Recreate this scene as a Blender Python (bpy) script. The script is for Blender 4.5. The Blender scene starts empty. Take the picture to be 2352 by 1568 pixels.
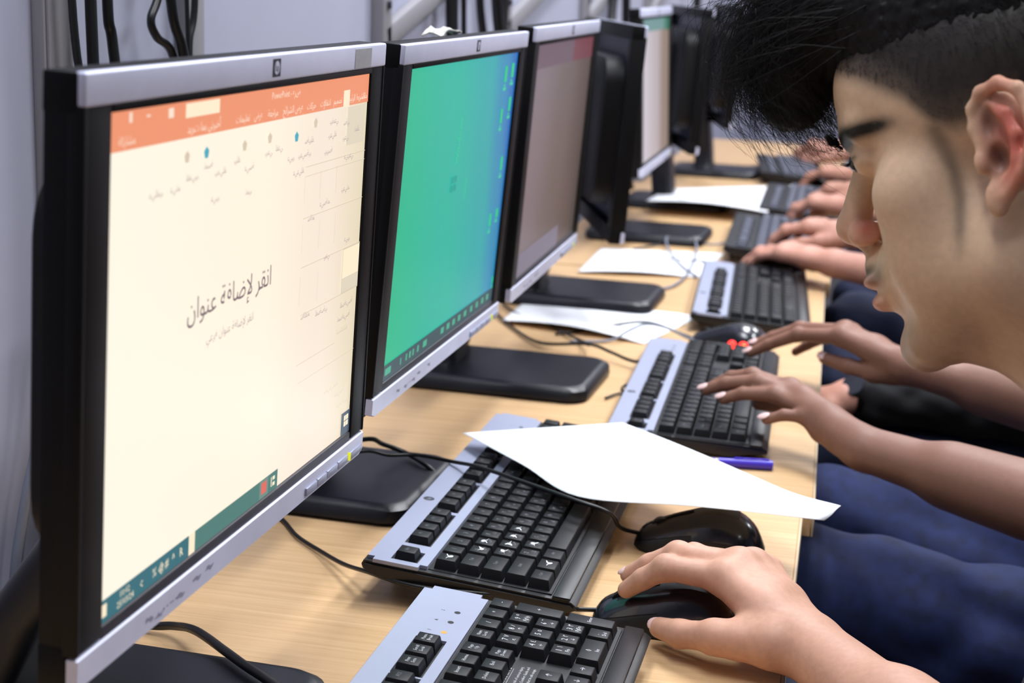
import bpy, bmesh, math, random
import numpy as np
from mathutils import Vector, Matrix, Euler
import openvdb
C = bpy.context.scene.collection
SC = bpy.context.scene
random.seed(4); RNG = np.random.default_rng(4)
DZ = 0.75                                   # desk top height above the floor, metres

# ------------------------------------------------------------------ camera, world, exposure, lights
cam_d = bpy.data.cameras.new('camera'); cam = bpy.data.objects.new('camera', cam_d); C.objects.link(cam)
cam_d.sensor_width = 22.3; cam_d.sensor_fit = 'HORIZONTAL'; cam_d.lens = 34.02
cam_d.clip_start = 0.02; cam_d.clip_end = 60
RR_ = Matrix(((0.96601, 0.25600, 0.03603), (0.09198, -0.21010, -0.97334), (-0.24160, 0.94357, -0.22651)))
cam.matrix_world = Matrix.Translation((0, 0, DZ + 0.486)) @ Matrix((RR_[0], -Vector(RR_[1]), -Vector(RR_[2]))).transposed().to_4x4()
cam_d.dof.use_dof = True; cam_d.dof.focus_distance = 1.12; cam_d.dof.aperture_fstop = 5.2; cam_d.dof.aperture_blades = 7
SC.camera = cam
SC.view_settings.view_transform = 'Standard'; SC.view_settings.look = 'None'
SC.view_settings.gamma = 1.0; SC.view_settings.use_curve_mapping = False
SC.view_settings.exposure = 0.0
wd = bpy.data.worlds.new('world'); SC.world = wd; wd.use_nodes = True
wd.node_tree.nodes['Background'].inputs[0].default_value = (0.72, 0.76, 0.9, 1)
wd.node_tree.nodes['Background'].inputs[1].default_value = 0.03
LIGHTS = [  # ceiling tubes: x, y, watts
    (-0.1, 2.55, 50), (0.98, 4.2, 52), (-0.42, 0.70, 27), (0.95, 1.75, 46), (2.6, 5.4, 30), (0.0, 5.2, 34), (2.0, -0.6, 8)]  # the one above the nearest desk is an added fill for the boy's face
LCOL = (0.93, 0.955, 1.0)
for (lx, ly, lw) in LIGHTS:
    ld = bpy.data.lights.new('ceiling_lamp_light', 'AREA'); ld.shape = 'RECTANGLE'; ld.size = 0.28; ld.size_y = 1.15
    ld.energy = lw; ld.color = LCOL
    lo = bpy.data.objects.new('ceiling_lamp_light', ld); C.objects.link(lo); lo.location = (lx, ly, 2.84)

# ------------------------------------------------------------------ helpers
def V(x, y, z=0.0): return Vector((x / 1000.0, y / 1000.0, DZ + z / 1000.0))   # mm over the desk -> metres

def srgb(r, g, b):
    f = lambda c: (c / 12.92 if c <= 0.04045 else ((c + 0.055) / 1.055) ** 2.4)
    return (f(r / 255), f(g / 255), f(b / 255), 1.0)

MATS = {}
def mat(name, col, rough=0.5, metal=0.0, noise=0.0, nscale=60.0, bump=0.0, bscale=400.0, spec=0.5, col2=None, coat=0.0, sss=0.0, emit=None, estr=0.0, sheen=0.0):
    m = bpy.data.materials.new(name); m.use_nodes = True; nt = m.node_tree; b = nt.nodes['Principled BSDF']
    b.inputs['Base Color'].default_value = col; b.inputs['Roughness'].default_value = rough; b.inputs['Metallic'].default_value = metal
    b.inputs['Specular IOR Level'].default_value = spec; b.inputs['Coat Weight'].default_value = coat
    if sheen: b.inputs['Sheen Weight'].default_value = sheen
    if sss:
        b.inputs['Subsurface Weight'].default_value = sss; b.inputs['Subsurface Radius'].default_value = (1, .35, .2); b.inputs['Subsurface Scale'].default_value = 0.004
    if emit is not None:
        b.inputs['Emission Color'].default_value = emit; b.inputs['Emission Strength'].default_value = estr
    tc = nt.nodes.new('ShaderNodeTexCoord')
    if noise > 0:
        n = nt.nodes.new('ShaderNodeTexNoise'); n.inputs['Scale'].default_value = nscale; n.inputs['Detail'].default_value = 4
        nt.links.new(tc.outputs['Object'], n.inputs['Vector'])
        mx = nt.nodes.new('ShaderNodeMix'); mx.data_type = 'RGBA'
        c2 = col2 or tuple(min(1, c * (1 - noise)) for c in col[:3]) + (1,)
        mx.inputs[6].default_value = col; mx.inputs[7].default_value = c2
        rp = nt.nodes.new('ShaderNodeMapRange'); rp.inputs[1].default_value = 0.35; rp.inputs[2].default_value = 0.7
        nt.links.new(n.outputs['Fac'], rp.inputs[0]); nt.links.new(rp.outputs[0], mx.inputs[0]); nt.links.new(mx.outputs[2], b.inputs['Base Color'])
    if bump > 0:
        n2 = nt.nodes.new('ShaderNodeTexNoise'); n2.inputs['Scale'].default_value = bscale; n2.inputs['Detail'].default_value = 3
        nt.links.new(tc.outputs['Object'], n2.inputs['Vector'])
        bp = nt.nodes.new('ShaderNodeBump'); bp.inputs['Strength'].default_value = bump; bp.inputs['Distance'].default_value = 0.001
        nt.links.new(n2.outputs['Fac'], bp.inputs['Height']); nt.links.new(bp.outputs[0], b.inputs['Normal'])
    MATS[name] = m
    return m

def emis(name, col, s=1.0):
    m = bpy.data.materials.new(name); m.use_nodes = True; nt = m.node_tree
    b = nt.nodes['Principled BSDF']; b.inputs['Base Color'].default_value = (0.01, 0.01, 0.01, 1); b.inputs['Roughness'].default_value = 0.45
    b.inputs['Emission Color'].default_value = col; b.inputs['Emission Strength'].default_value = s
    MATS[name] = m; return m

def wood_mat(name, c1, c2):
    m = bpy.data.materials.new(name); m.use_nodes = True; nt = m.node_tree; b = nt.nodes['Principled BSDF']
    tc = nt.nodes.new('ShaderNodeTexCoord'); mp = nt.nodes.new('ShaderNodeMapping'); mp.inputs['Scale'].default_value = (3.0, 95.0, 20.0)
    n = nt.nodes.new('ShaderNodeTexNoise'); n.inputs['Scale'].default_value = 1.6; n.inputs['Detail'].default_value = 7; n.inputs['Roughness'].default_value = 0.62; n.inputs['Distortion'].default_value = 0.5
    nt.links.new(tc.outputs['Object'], mp.inputs[0]); nt.links.new(mp.outputs[0], n.inputs['Vector'])
    r = nt.nodes.new('ShaderNodeValToRGB'); r.color_ramp.elements[0].position = 0.30; r.color_ramp.elements[1].position = 0.68
    r.color_ramp.elements[0].color = c2; r.color_ramp.elements[1].color = c1
    nt.links.new(n.outputs['Fac'], r.inputs[0]); nt.links.new(r.outputs[0], b.inputs['Base Color'])
    b.inputs['Roughness'].default_value = 0.34; b.inputs['Specular IOR Level'].default_value = 0.4
    MATS[name] = m; return m

def attr_mat(name, rough=0.5, sss=0.0, nz=0.06, nscale=220.0, bump=0.15):
    m = bpy.data.materials.new(name); m.use_nodes = True; nt = m.node_tree; b = nt.nodes['Principled BSDF']
    a = nt.nodes.new('ShaderNodeAttribute'); a.attribute_name = 'Col'
    tc = nt.nodes.new('ShaderNodeTexCoord'); n = nt.nodes.new('ShaderNodeTexNoise'); n.inputs['Scale'].default_value = nscale; n.inputs['Detail'].default_value = 4
    nt.links.new(tc.outputs['Object'], n.inputs['Vector'])
    rp = nt.nodes.new('ShaderNodeMapRange'); rp.inputs[1].default_value = 0.3; rp.inputs[2].default_value = 0.7; rp.inputs[3].default_value = 1 - nz; rp.inputs[4].default_value = 1 + nz
    nt.links.new(n.outputs['Fac'], rp.inputs[0])
    mx = nt.nodes.new('ShaderNodeVectorMath'); mx.operation = 'SCALE'
    nt.links.new(a.outputs['Color'], mx.inputs[0]); nt.links.new(rp.outputs[0], mx.inputs['Scale']); nt.links.new(mx.outputs[0], b.inputs['Base Color'])
    b.inputs['Roughness'].default_value = rough; b.inputs['Specular IOR Level'].default_value = 0.35
    if sss:
        b.inputs['Subsurface Weight'].default_value = sss; b.inputs['Subsurface Radius'].default_value = (1, .35, .2); b.inputs['Subsurface Scale'].default_value = 0.004
    bp = nt.nodes.new('ShaderNodeBump'); bp.inputs['Strength'].default_value = bump; bp.inputs['Distance'].default_value = 0.0006
    nt.links.new(n.outputs['Fac'], bp.inputs['Height']); nt.links.new(bp.outputs[0], b.inputs['Normal'])
    MATS[name] = m; return m

def ob(name, me, m=None, parent=None, loc=None):
    o = bpy.data.objects.new(name, me); C.objects.link(o)
    if m is not None and me is not None and len(me.materials) == 0: me.materials.append(m)
    if parent is not None: o.parent = parent
    if loc is not None: o.location = loc
    return o

def thing(name, label, cat, loc=(0, 0, 0), rz=0.0, group=None):
    o = bpy.data.objects.new(name, None); C.objects.link(o); o.location = loc; o.rotation_euler = (0, 0, rz)
    o.empty_display_size = 0.02
    o['label'] = label; o['category'] = cat
    if group: o['group'] = group
    return o
def tag(o, label, cat, group=None):
    o['label'] = label; o['category'] = cat
    if group: o['group'] = group
    return o
def struct(o): o['kind'] = 'structure'; return o

def mesh_from(verts, faces, name='mesh', smooth=False):
    me = bpy.data.meshes.new(name); me.from_pydata([tuple(v) for v in verts], [], faces); me.update()
    if smooth:
        me.polygons.foreach_set('use_smooth', [True] * len(me.polygons))
    return me
def bm_mesh(bm, name='mesh', smooth=False, angle=None):
    bmesh.ops.recalc_face_normals(bm, faces=bm.faces)
    me = bpy.data.meshes.new(name); bm.to_mesh(me); bm.free()
    if smooth: me.polygons.foreach_set('use_smooth', [True] * len(me.polygons))
    if angle is not None:
        me.polygons.foreach_set('use_smooth', [True] * len(me.polygons)); me.set_sharp_from_angle(angle=math.radians(angle))
    return me
def add_box(bm, c, s, bev=0.0, seg=2, rot=None):
    ret = bmesh.ops.create_cube(bm, size=1.0); vs = ret['verts']
    bmesh.ops.scale(bm, vec=s, verts=vs)
    if bev > 0:
        es = list({e for v in vs for e in v.link_edges})
        r2 = bmesh.ops.bevel(bm, geom=es, offset=bev, segments=seg, affect='EDGES', profile=0.5)
        vs = list({v for f in r2['faces'] for v in f.verts} | {v for v in vs if v.is_valid})
        # include every vertex connected
        seen = set(vs); st = list(vs)
        while st:
            v = st.pop()
            for e in v.link_edges:
                w = e.other_vert(v)
                if w not in seen: seen.add(w); st.append(w)
        vs = list(seen)
    if rot is not None: bmesh.ops.rotate(bm, cent=(0, 0, 0), matrix=rot, verts=vs)
    bmesh.ops.translate(bm, vec=c, verts=vs)
    return vs
def box_mesh(c, s, bev=0.0, seg=2, name='mesh'):
    bm = bmesh.new(); add_box(bm, c, s, bev, seg); return bm_mesh(bm, name, angle=40)
def boxr(x0, x1, y0, y1, z0, z1, bev=0.0, seg=2):
    return box_mesh(((x0 + x1) / 2, (y0 + y1) / 2, (z0 + z1) / 2), (abs(x1 - x0), abs(y1 - y0), abs(z1 - z0)), bev, seg)
def rrect(w, h, r, n=6, cx=0, cy=0):
    pts = []
    for (sx, sy, a0) in ((1, 1, 0), (-1, 1, 90), (-1, -1, 180), (1, -1, 270)):
        for i in range(n + 1):
            a = math.radians(a0 + 90 * i / n)
            pts.append((cx + sx * (w / 2 - r) + r * math.cos(a), cy + sy * (h / 2 - r) + r * math.sin(a)))
    return pts
def prism(outline, levels, smooth=40, name='mesh'):
    """stack of outlines: levels = [(z, inset_scale_function or inset)], closed top and bottom"""
    n = len(outline); vs = []; fs = []
    cx = sum(p[0] for p in outline) / n; cy = sum(p[1] for p in outline) / n
    ox = max(abs(p[0] - cx) for p in outline); oy = max(abs(p[1] - cy) for p in outline)
    for (z, ins) in levels:
        for (x, y) in outline:
            vs.append((cx + (x - cx) * (1 - ins / ox), cy + (y - cy) * (1 - ins / oy), z))
    for k in range(len(levels) - 1):
        for i in range(n):
            j = (i + 1) % n; fs.append((k * n + i, k * n + j, (k + 1) * n + j, (k + 1) * n + i))
    fs.append(tuple(range(n))[::-1]); fs.append(tuple((len(levels) - 1) * n + i for i in range(n)))
    bm = bmesh.new(); bv = [bm.verts.new(v) for v in vs]
    for f in fs: bm.faces.new([bv[i] for i in f])
    return bm_mesh(bm, name, angle=smooth)
def catmull(pts, per=8):
    P = [Vector(p) for p in pts]
    if len(P) < 3: return P
    P = [P[0] * 2 - P[1]] + P + [P[-1] * 2 - P[-2]]
    out = []
    for i in range(1, len(P) - 2):
        p0, p1, p2, p3 = P[i - 1:i + 3]
        for k in range(per):
            t = k / per
            out.append(0.5 * ((2 * p1) + (p2 - p0) * t + (2 * p0 - 5 * p1 + 4 * p2 - p3) * t * t + (3 * p1 - p0 - 3 * p2 + p3) * t ** 3))
    out.append(P[-2]); return out
def tube_data(pts, r, sides=8, r2=None):
    vs = []; fs = []; n = len(pts); up = Vector((0.13, 0.2, 0.97))
    pa = None
    for i, p in enumerate(pts):
        d = (pts[min(i + 1, n - 1)] - pts[max(i - 1, 0)]).normalized()
        if pa is None:
            a = d.cross(up if abs(d.dot(up)) < .9 else Vector((1, 0, 0)))
        else:
            a = pa - d * pa.dot(d)
            if a.length < 1e-4: a = d.cross(up)
        a.normalize(); pa = a; b = d.cross(a)
        rr = r if r2 is None else r + (r2 - r) * i / max(1, n - 1)
        for k in range(sides):
            t = 2 * math.pi * k / sides; vs.append(p + a * math.cos(t) * rr + b * math.sin(t) * rr)
    for i in range(n - 1):
        for k in range(sides):
            l = (k + 1) % sides; fs.append((i * sides + k, i * sides + l, (i + 1) * sides + l, (i + 1) * sides + k))
    fs.append(tuple(range(sides))[::-1]); fs.append(tuple((n - 1) * sides + k for k in range(sides)))
    return vs, fs
def tube_mesh(pts, r, sides=8, per=8, r2=None):
    vs, fs = tube_data(catmull(pts, per), r, sides, r2); return mesh_from(vs, fs, smooth=True)

FONTC = {}
def text_mesh(s, size=0.003, align='CENTER', res=1):
    key = (s, size, align, res)
    if key in FONTC: return FONTC[key]
    cu = bpy.data.curves.new('txt', 'FONT'); cu.body = s; cu.size = size; cu.align_x = align; cu.align_y = 'CENTER'; cu.resolution_u = res
    to = bpy.data.objects.new('txt', cu); C.objects.link(to)
    bpy.context.view_layer.update()
    me = bpy.data.meshes.new_from_object(to.evaluated_get(bpy.context.evaluated_depsgraph_get()))
    C.objects.unlink(to); bpy.data.objects.remove(to); bpy.data.curves.remove(cu)
    me.materials.clear()
    FONTC[key] = me; return me
def text_ob(name, s, size, m, parent, loc, align='CENTER', rotz=0.0, sx=1.0, thick=0.0):
    me = text_mesh(s, size, align)
    if len(me.materials) == 0: me.materials.append(m)
    elif me.materials[0] != m: me = me.copy(); me.materials.clear(); me.materials.append(m)
    o = ob(name, me, None, parent, loc); o.rotation_euler = (0, 0, rotz); o.scale = (sx, 1, 1)
    return o

# ---- signed distance sculpting (a body is one continuous surface)
class Field:
    def __init__(self, lo, hi, vox):
        self.lo = np.array(lo, float); self.v = vox
        self.n = np.ceil((np.array(hi, float) - self.lo) / vox).astype(int) + 1
        self.F = np.full(tuple(self.n), 0.03, np.float32)
    def _sl(self, lo, hi):
        a = np.clip(np.floor((np.array(lo) - self.lo) / self.v).astype(int), 0, self.n); b = np.clip(np.ceil((np.array(hi) - self.lo) / self.v).astype(int) + 1, 0, self.n)
        if (b <= a).any(): return None, None
        ax = [self.lo[i] + self.v * np.arange(a[i], b[i]) for i in range(3)]
        return (slice(a[0], b[0]), slice(a[1], b[1]), slice(a[2], b[2])), np.meshgrid(*ax, indexing='ij', sparse=True)
    def _put(self, sl, d, k, sub):
        A = self.F[sl]; d = d.astype(np.float32)
        if sub:
            h = np.clip(0.5 - 0.5 * (A + d) / k, 0, 1); self.F[sl] = A * (1 - h) + (-d) * h + k * h * (1 - h)
        else:
            h = np.clip(0.5 + 0.5 * (d - A) / k, 0, 1); self.F[sl] = d * (1 - h) + A * h - k * h * (1 - h)
    def cap(self, a, b, ra, rb=None, k=0.004, sub=False):
        rb = ra if rb is None else rb; a = np.array(a, float); b = np.array(b, float); pad = k + 0.02 + max(ra, rb)
        sl, g = self._sl(np.minimum(a, b) - pad, np.maximum(a, b) + pad)
        if sl is None: return
        ab = b - a; L2 = max(ab @ ab, 1e-12); px, py, pz = g[0] - a[0], g[1] - a[1], g[2] - a[2]
        t = np.clip((px * ab[0] + py * ab[1] + pz * ab[2]) / L2, 0, 1)
        d = np.sqrt((px - t * ab[0]) ** 2 + (py - t * ab[1]) ** 2 + (pz - t * ab[2]) ** 2) - (ra + (rb - ra) * t)
        self._put(sl, d, k, sub)
    def ell(self, c, r, k=0.004, sub=False, rot=None):
        c = np.array(c, float); r = np.array(r, float); m = r.max(); pad = m + k + 0.02
        sl, g = self._sl(c - pad, c + pad)
        if sl is None: return
        p = [g[0] - c[0], g[1] - c[1], g[2] - c[2]]
        if rot is not None:
            p = [rot[0][i] * p[0] + rot[1][i] * p[1] + rot[2][i] * p[2] for i in range(3)]
        k0 = np.sqrt((p[0] / r[0]) ** 2 + (p[1] / r[1]) ** 2 + (p[2] / r[2]) ** 2) + 1e-9
        k1 = np.sqrt((p[0] / r[0] ** 2) ** 2 + (p[1] / r[1] ** 2) ** 2 + (p[2] / r[2] ** 2) ** 2) + 1e-9
        self._put(sl, k0 * (k0 - 1) / k1, k, sub)
    def chain(self, pts, rs, k=0.004):
        for i in range(len(pts) - 1): self.cap(pts[i], pts[i + 1], rs[i], rs[i + 1], k)
    def mesh(self):
        g = openvdb.FloatGrid(0.03); g.copyFromArray(np.ascontiguousarray(self.F)); 
        p, t, q = g.convertToPolygons(isovalue=0.0)
        return p * self.v + self.lo, t, q
def np_mesh(parts, colf=None, name='mesh', xf=None):
    """parts = list of (points, tris, quads[, colour function]) joined into one mesh, colour function gives the 'Col' attribute"""
    vs = []; fs = []; cols = []; off = 0
    for it in parts:
        p, t, q = it[:3]; cf = it[3] if len(it) > 3 else colf
        if cf is not None: cols.append(cf(p))
        if len(it) > 4 and it[4] is not None: p = p @ it[4][0].T + it[4][1]
        vs.append(p); 
        if len(q): fs += (q[:, ::-1] + off).tolist()
        if len(t): fs += (t[:, ::-1] + off).tolist()
        off += len(p)
    vv = np.concatenate(vs)
    if xf is not None: vv = vv - np.array(xf)
    me = bpy.data.meshes.new(name); me.from_pydata(vv.tolist(), [], fs)
    if cols:
        cc = np.concatenate(cols); a = me.attributes.new('Col', 'FLOAT_COLOR', 'POINT')
        a.data.foreach_set('color', np.c_[cc, np.ones(len(cc))].astype(np.float32).ravel())
    me.update(); me.polygons.foreach_set('use_smooth', [True] * len(me.polygons))
    return me
def smooth_mesh(me, it=2, f=0.5):
    bm = bmesh.new(); bm.from_mesh(me)
    for _ in range(it): bmesh.ops.smooth_vert(bm, verts=bm.verts, factor=f, use_axis_x=True, use_axis_y=True, use_axis_z=True)
    bm.to_mesh(me); bm.free(); return me
# ------------------------------------------------------------------ materials
M_wall = mat('painted_wall', srgb(166, 168, 188), 0.8, noise=0.05, nscale=5, bump=0.08, bscale=90)
M_ceil = mat('ceiling_paint', srgb(196, 196, 202), 0.9)
M_floor = mat('floor_tile', srgb(84, 80, 78), 0.5, noise=0.2, nscale=8)
M_wood = wood_mat('desk_wood', srgb(222, 186, 142), srgb(200, 162, 116))
M_edge = mat('desk_edging', srgb(205, 182, 150), 0.5)
M_silver = mat('silver_plastic', srgb(216, 219, 242), 0.38, 0.08, noise=0.07, nscale=35, spec=0.5)
M_strip = mat('keyboard_silver', srgb(166, 171, 194), 0.34, 0.12, noise=0.05, nscale=18)
M_black = mat('black_plastic', srgb(11, 11, 13), 0.5, spec=.3, noise=0.3, nscale=40, bump=0.12, bscale=2500)
M_bezel = mat('bezel_black', srgb(9, 9, 11), 0.5, spec=.2, bump=0.1, bscale=2500)
M_ledge = mat('dusty_bezel', srgb(62, 62, 72), 0.55, noise=0.25, nscale=120)
M_base = mat('stand_black', srgb(20, 22, 31), 0.36, noise=0.25, nscale=25, bump=0.1, bscale=2500)
M_key = mat('key_black', srgb(11, 12, 16), 0.46, noise=0.35, nscale=70, col2=srgb(19, 20, 25), spec=.28, bump=0.08, bscale=3000)
M_kbed = mat('keyboard_bed', srgb(12, 13, 16), 0.5, noise=0.35, nscale=90, col2=srgb(24, 25, 30))
M_kbody = mat('keyboard_body', srgb(13, 13, 17), 0.38, bump=0.1, bscale=2500)
M_gkey = mat('key_grey', srgb(70, 73, 88), 0.45)
M_leg = mat('legend_print', srgb(205, 208, 214), 0.6)
M_legd = mat('legend_faint', srgb(120, 122, 130), 0.6)
M_dark_print = mat('dark_print', srgb(45, 46, 58), 0.6)
M_mouse = mat('mouse_black', srgb(24, 27, 38), 0.24, coat=.35)
M_mside = mat('mouse_side', srgb(20, 20, 23), 0.5, bump=0.12, bscale=3500)
M_cable = mat('cable_black', srgb(17, 17, 20), 0.4)
M_gcable = mat('cable_grey', srgb(120, 126, 142), 0.5)
M_paper = mat('white_paper', srgb(244, 246, 250), 0.75)
M_print = mat('faint_print', srgb(205, 214, 222), 0.8)
M_tape = mat('old_tape', srgb(172, 172, 176), 0.6, noise=0.15, nscale=90)
M_putty = mat('crumpled_tape', srgb(196, 194, 186), 0.7, noise=0.2, nscale=120)
M_led = emis('led_amber', srgb(225, 225, 30), 1.0)
M_ledr = emis('led_red', (1.0, 0.03, 0.02, 1), 4.0)
M_ledy = emis('led_red_core', (1.0, 0.30, 0.03, 1), 9.0)
M_ledo = emis('led_off', (0.02, 0.02, 0.03, 1), 0.2)
M_steel = mat('painted_steel', srgb(142, 140, 146), 0.65)
M_pen = mat('pen_blue', srgb(66, 48, 190), 0.3)
M_penclear = mat('pen_clear', srgb(190, 190, 205), 0.15)
M_jeans = mat('denim', srgb(27, 41, 90), 0.85, noise=0.5, nscale=60, col2=srgb(19, 29, 66), bump=0.35, bscale=900)
M_jeans2 = mat('denim_dark', srgb(22, 30, 60), 0.85, noise=0.5, nscale=24, col2=srgb(18, 26, 54), bump=0.35, bscale=900)
M_shirtb = mat('black_cotton', srgb(16, 16, 19), 0.9, bump=0.3, bscale=900)
M_shirtw = mat('white_cotton', srgb(222, 224, 238), 0.9, bump=0.3, bscale=900)
M_shirtg = mat('beige_cotton', srgb(150, 132, 116), 0.9, bump=0.3, bscale=900)
M_shirtn = mat('navy_cotton', srgb(34, 38, 52), 0.9, bump=0.3, bscale=900)
M_shoe = mat('shoe', srgb(30, 28, 27), 0.5)
M_hair = mat('hair_black', srgb(14, 12, 12), 0.6, spec=0.2)
M_seat = mat('chair_fabric', srgb(40, 38, 44), 0.9)
M_chrome = mat('chair_steel', srgb(90, 90, 95), 0.35, 0.9)
M_skin = attr_mat('skin', 0.5, sss=0.06)
M_nail = mat('fingernail', srgb(232, 196, 192), 0.3)
M_eye = mat('eyeball', srgb(225, 222, 218), 0.1)
M_iris = mat('iris', srgb(30, 20, 15), 0.1)
M_watch = mat('watch_black', srgb(14, 14, 16), 0.25)
M_glass = mat('watch_glass', srgb(34, 36, 44), 0.06)

# ------------------------------------------------------------------ room
WX, RX, Y0, Y1, CH = -0.72, 4.2, -2.2, 7.2, 2.9
struct(ob('floor', boxr(WX, RX, Y0, Y1, -0.1, 0), M_floor))
struct(ob('ceiling', boxr(WX, RX, Y0, Y1, CH, CH + 0.1), M_ceil))
struct(ob('wall_left', boxr(WX - 0.12, WX, Y0 - .12, Y1 + .12, -0.1, CH + .1), M_wall))
M_wall2 = mat('painted_wall_room', srgb(150, 150, 160), 0.85, noise=0.05, nscale=5)
struct(ob('wall_right', boxr(RX, RX + 0.12, Y0 - .12, Y1 + .12, -0.1, CH + .1), M_wall2))
struct(ob('wall_back', boxr(WX, RX, Y1, Y1 + 0.12, -0.1, CH + .1), M_wall))
struct(ob('wall_front', boxr(WX, RX, Y0 - 0.12, Y0, -0.1, CH + .1), M_wall2))
struct(ob('baseboard_left', boxr(WX, WX + 0.012, Y0, Y1, 0, 0.09), M_steel))
M_tube = emis('tube_glow', (0.95, 0.96, 1.0, 1), 3.0)
for i, (lx, ly, lw) in enumerate(LIGHTS):
    t = thing('ceiling_light', ['white fluorescent ceiling fixture above the middle of the desk row', 'white fluorescent fixture above the aisle beside the desks', 'added white fluorescent fill fixture above the nearest desk, brightening the face', 'white fluorescent fixture in the middle of the room', 'white fluorescent fixture at the far end of the room', 'white fluorescent ceiling fixture above the far end of the desk row', 'white fluorescent fixture behind the camera'][i], 'ceiling light', (lx, ly, CH), group='ceiling lights')
    ob('frame', boxr(-.16, .16, -.62, .62, -.035, 0, .006), M_steel, t)
    for sx in (-.07, .07):
        bm = bmesh.new(); bmesh.ops.create_cone(bm, segments=10, radius1=.013, radius2=.013, depth=1.18, cap_ends=True)
        bmesh.ops.rotate(bm, cent=(0, 0, 0), matrix=Matrix.Rotation(math.pi / 2, 3, 'X'), verts=bm.verts); bmesh.ops.translate(bm, vec=(sx, 0, -.048), verts=bm.verts)
        ob('tube', bm_mesh(bm, angle=40), M_tube, t)

# ------------------------------------------------------------------ desks in a row along the wall
def desk(label, fx, fy0, fy1, slope, d=.585):
    """front edge starts at (fx, fy0) mm and recedes by slope"""
    L = fy1 - fy0; ang = math.atan(-slope)
    t = thing('computer_desk', label, 'desk', (fx / 1000, fy0 / 1000, 0), ang, 'wooden desks in the row along the wall')
    L = L / 1000 / math.cos(ang)
    ob('tabletop', boxr(-d, -0.0025, 0, L, DZ - 0.025, DZ, 0.0008, 1), M_wood, t)
    ob('front_edging', boxr(-0.0025, 0, 0, L, DZ - 0.025, DZ, 0.0006, 1), M_edge, t)
    for yy in (0.03, L - 0.05):
        ob('side_panel', boxr(-d + 0.02, -0.06, yy, yy + 0.02, 0.0, DZ - 0.025), M_wood, t)
    ob('back_panel', boxr(-d + 0.05, -d + 0.066, 0.05, L - 0.05, 0.28, DZ - 0.025), M_wood, t)
    return t
desk('nearest wooden desk, under the two keyboards in front and the bright cream screen', -22, 215, 1438, -0.0445)
desk('second wooden desk along the wall, under the keyboard being typed on and the blue pen', -66, 1446, 2662, -0.0575, .572)
desk('third wooden desk along the wall, behind the second keyboard user', -128, 2669, 3888, -0.052, .515)
desk('fourth and farthest wooden desk along the wall', -186, 3895, 5115, -0.03, .485)

# ------------------------------------------------------------------ wall brackets, trunking and hanging cables
def bracket(y, label):
    t = thing('wall_bracket', label, 'bracket', (WX, y / 1000, DZ))
    ob('upright', boxr(0, 0.018, -.017, .017, .30, 1.0, .002), M_steel, t)
    a = Vector((0.010, 0.0, 0.40)); b = Vector((0.010, 0.62, 0.56)); d = (b - a); n = 0.016
    ln = d.length; bm = bmesh.new(); add_box(bm, (0, ln / 2, 0), (0.016, ln, 0.030), 0.002)
    ang = math.atan2(d.z, d.y); bmesh.ops.rotate(bm, cent=(0, 0, 0), matrix=Matrix.Rotation(ang, 3, 'X'), verts=bm.verts)
    bmesh.ops.translate(bm, vec=a, verts=bm.verts); ob('brace', bm_mesh(bm, angle=40), M_steel, t)
    for zz in (.44, .92): ob('bolt', boxr(.018, .022, -.005, .005, zz, zz + .01, .001), M_chrome, t)
bracket(2012, 'grey steel wall bracket with slanted brace behind the second monitor')
bracket(2640, 'grey steel wall bracket with slanted brace behind the third monitor')
bracket(3290, 'grey steel wall bracket with slanted brace behind the fourth monitor')
bracket(4050, 'grey steel wall bracket farthest down the wall')
t = thing('cable_trunking', 'white cable trunking strip on wall behind hanging cables', 'trunking', (WX, 1.193, DZ))
ob('channel', boxr(0, .012, -.022, .022, -.05, 1.2, .002), M_steel, t); ob('lid', boxr(.012, .015, -.019, .019, -.05, 1.2, .001), M_steel, t)
t = thing('cable_trunking', 'white cable trunking strip on wall right of the second cable bunch', 'trunking', (WX, 1.448, DZ))
ob('channel', boxr(0, .012, -.02, .02, -.05, 1.2, .002), M_steel, t); ob('lid', boxr(.012, .015, -.017, .017, -.05, 1.2, .001), M_steel, t)
def cable(name, label, cat, pts, r, m=None, group=None, sides=8):
    P = [V(*p) for p in pts]; o0 = P[0].copy()
    o = ob(name, tube_mesh([p - o0 for p in P], r, sides), m or M_cable); o.location = o0
    return tag(o, label, cat, group)
WXm = -720
def hang(y0, y1, r, label, mid=None, xo=24, m=None, grp='cables hanging on the wall'):
    pts = [(WXm + xo, y0, 900), (WXm + xo, y0, 620)] + ([(WXm + xo, *q) for q in mid] if mid else []) + [(WXm + xo + 6, y1, 330), (WXm + xo + 14, y1 + 8, 120), (WXm + xo + 30, y1 + 20, 4 + r * 1000)]
    cable('hanging_cable', label, 'cable', pts, r, m, grp)
hang(1181, 1199, .0036, 'black cable hanging on wall, leftmost behind the nearest monitor', [(1187, 440)], 30)
hang(1212, 1211, .0052, 'thickest black cable hanging on wall behind the nearest monitor', None, 30)
hang(1224, 1230, .0024, 'thin black cable hanging between two thick ones on wall behind the nearest monitor', [(1224, 455), (1228, 420)], 26)
hang(1229, 1242, .0048, 'thick black cable rightmost of the first bunch on the wall', [(1230, 455), (1237, 420)], 38)
hang(1350, 1374, .0040, 'black cable bent outwards like an elbow on the wall', [(1352, 500), (1338, 458), (1323, 437), (1334, 421), (1366, 402)], 30)
hang(1330, 1384, .0050, 'thick straight slanted black cable of the second bunch on the wall', [(1347, 456), (1370, 408)], 38)
hang(1391, 1390, .0024, 'thin straight black cable of the second bunch on the wall', None, 30)
hang(1420, 1394, .0036, 'black cable rightmost of the second bunch on the wall', [(1413, 455), (1400, 410)], 30)
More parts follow.
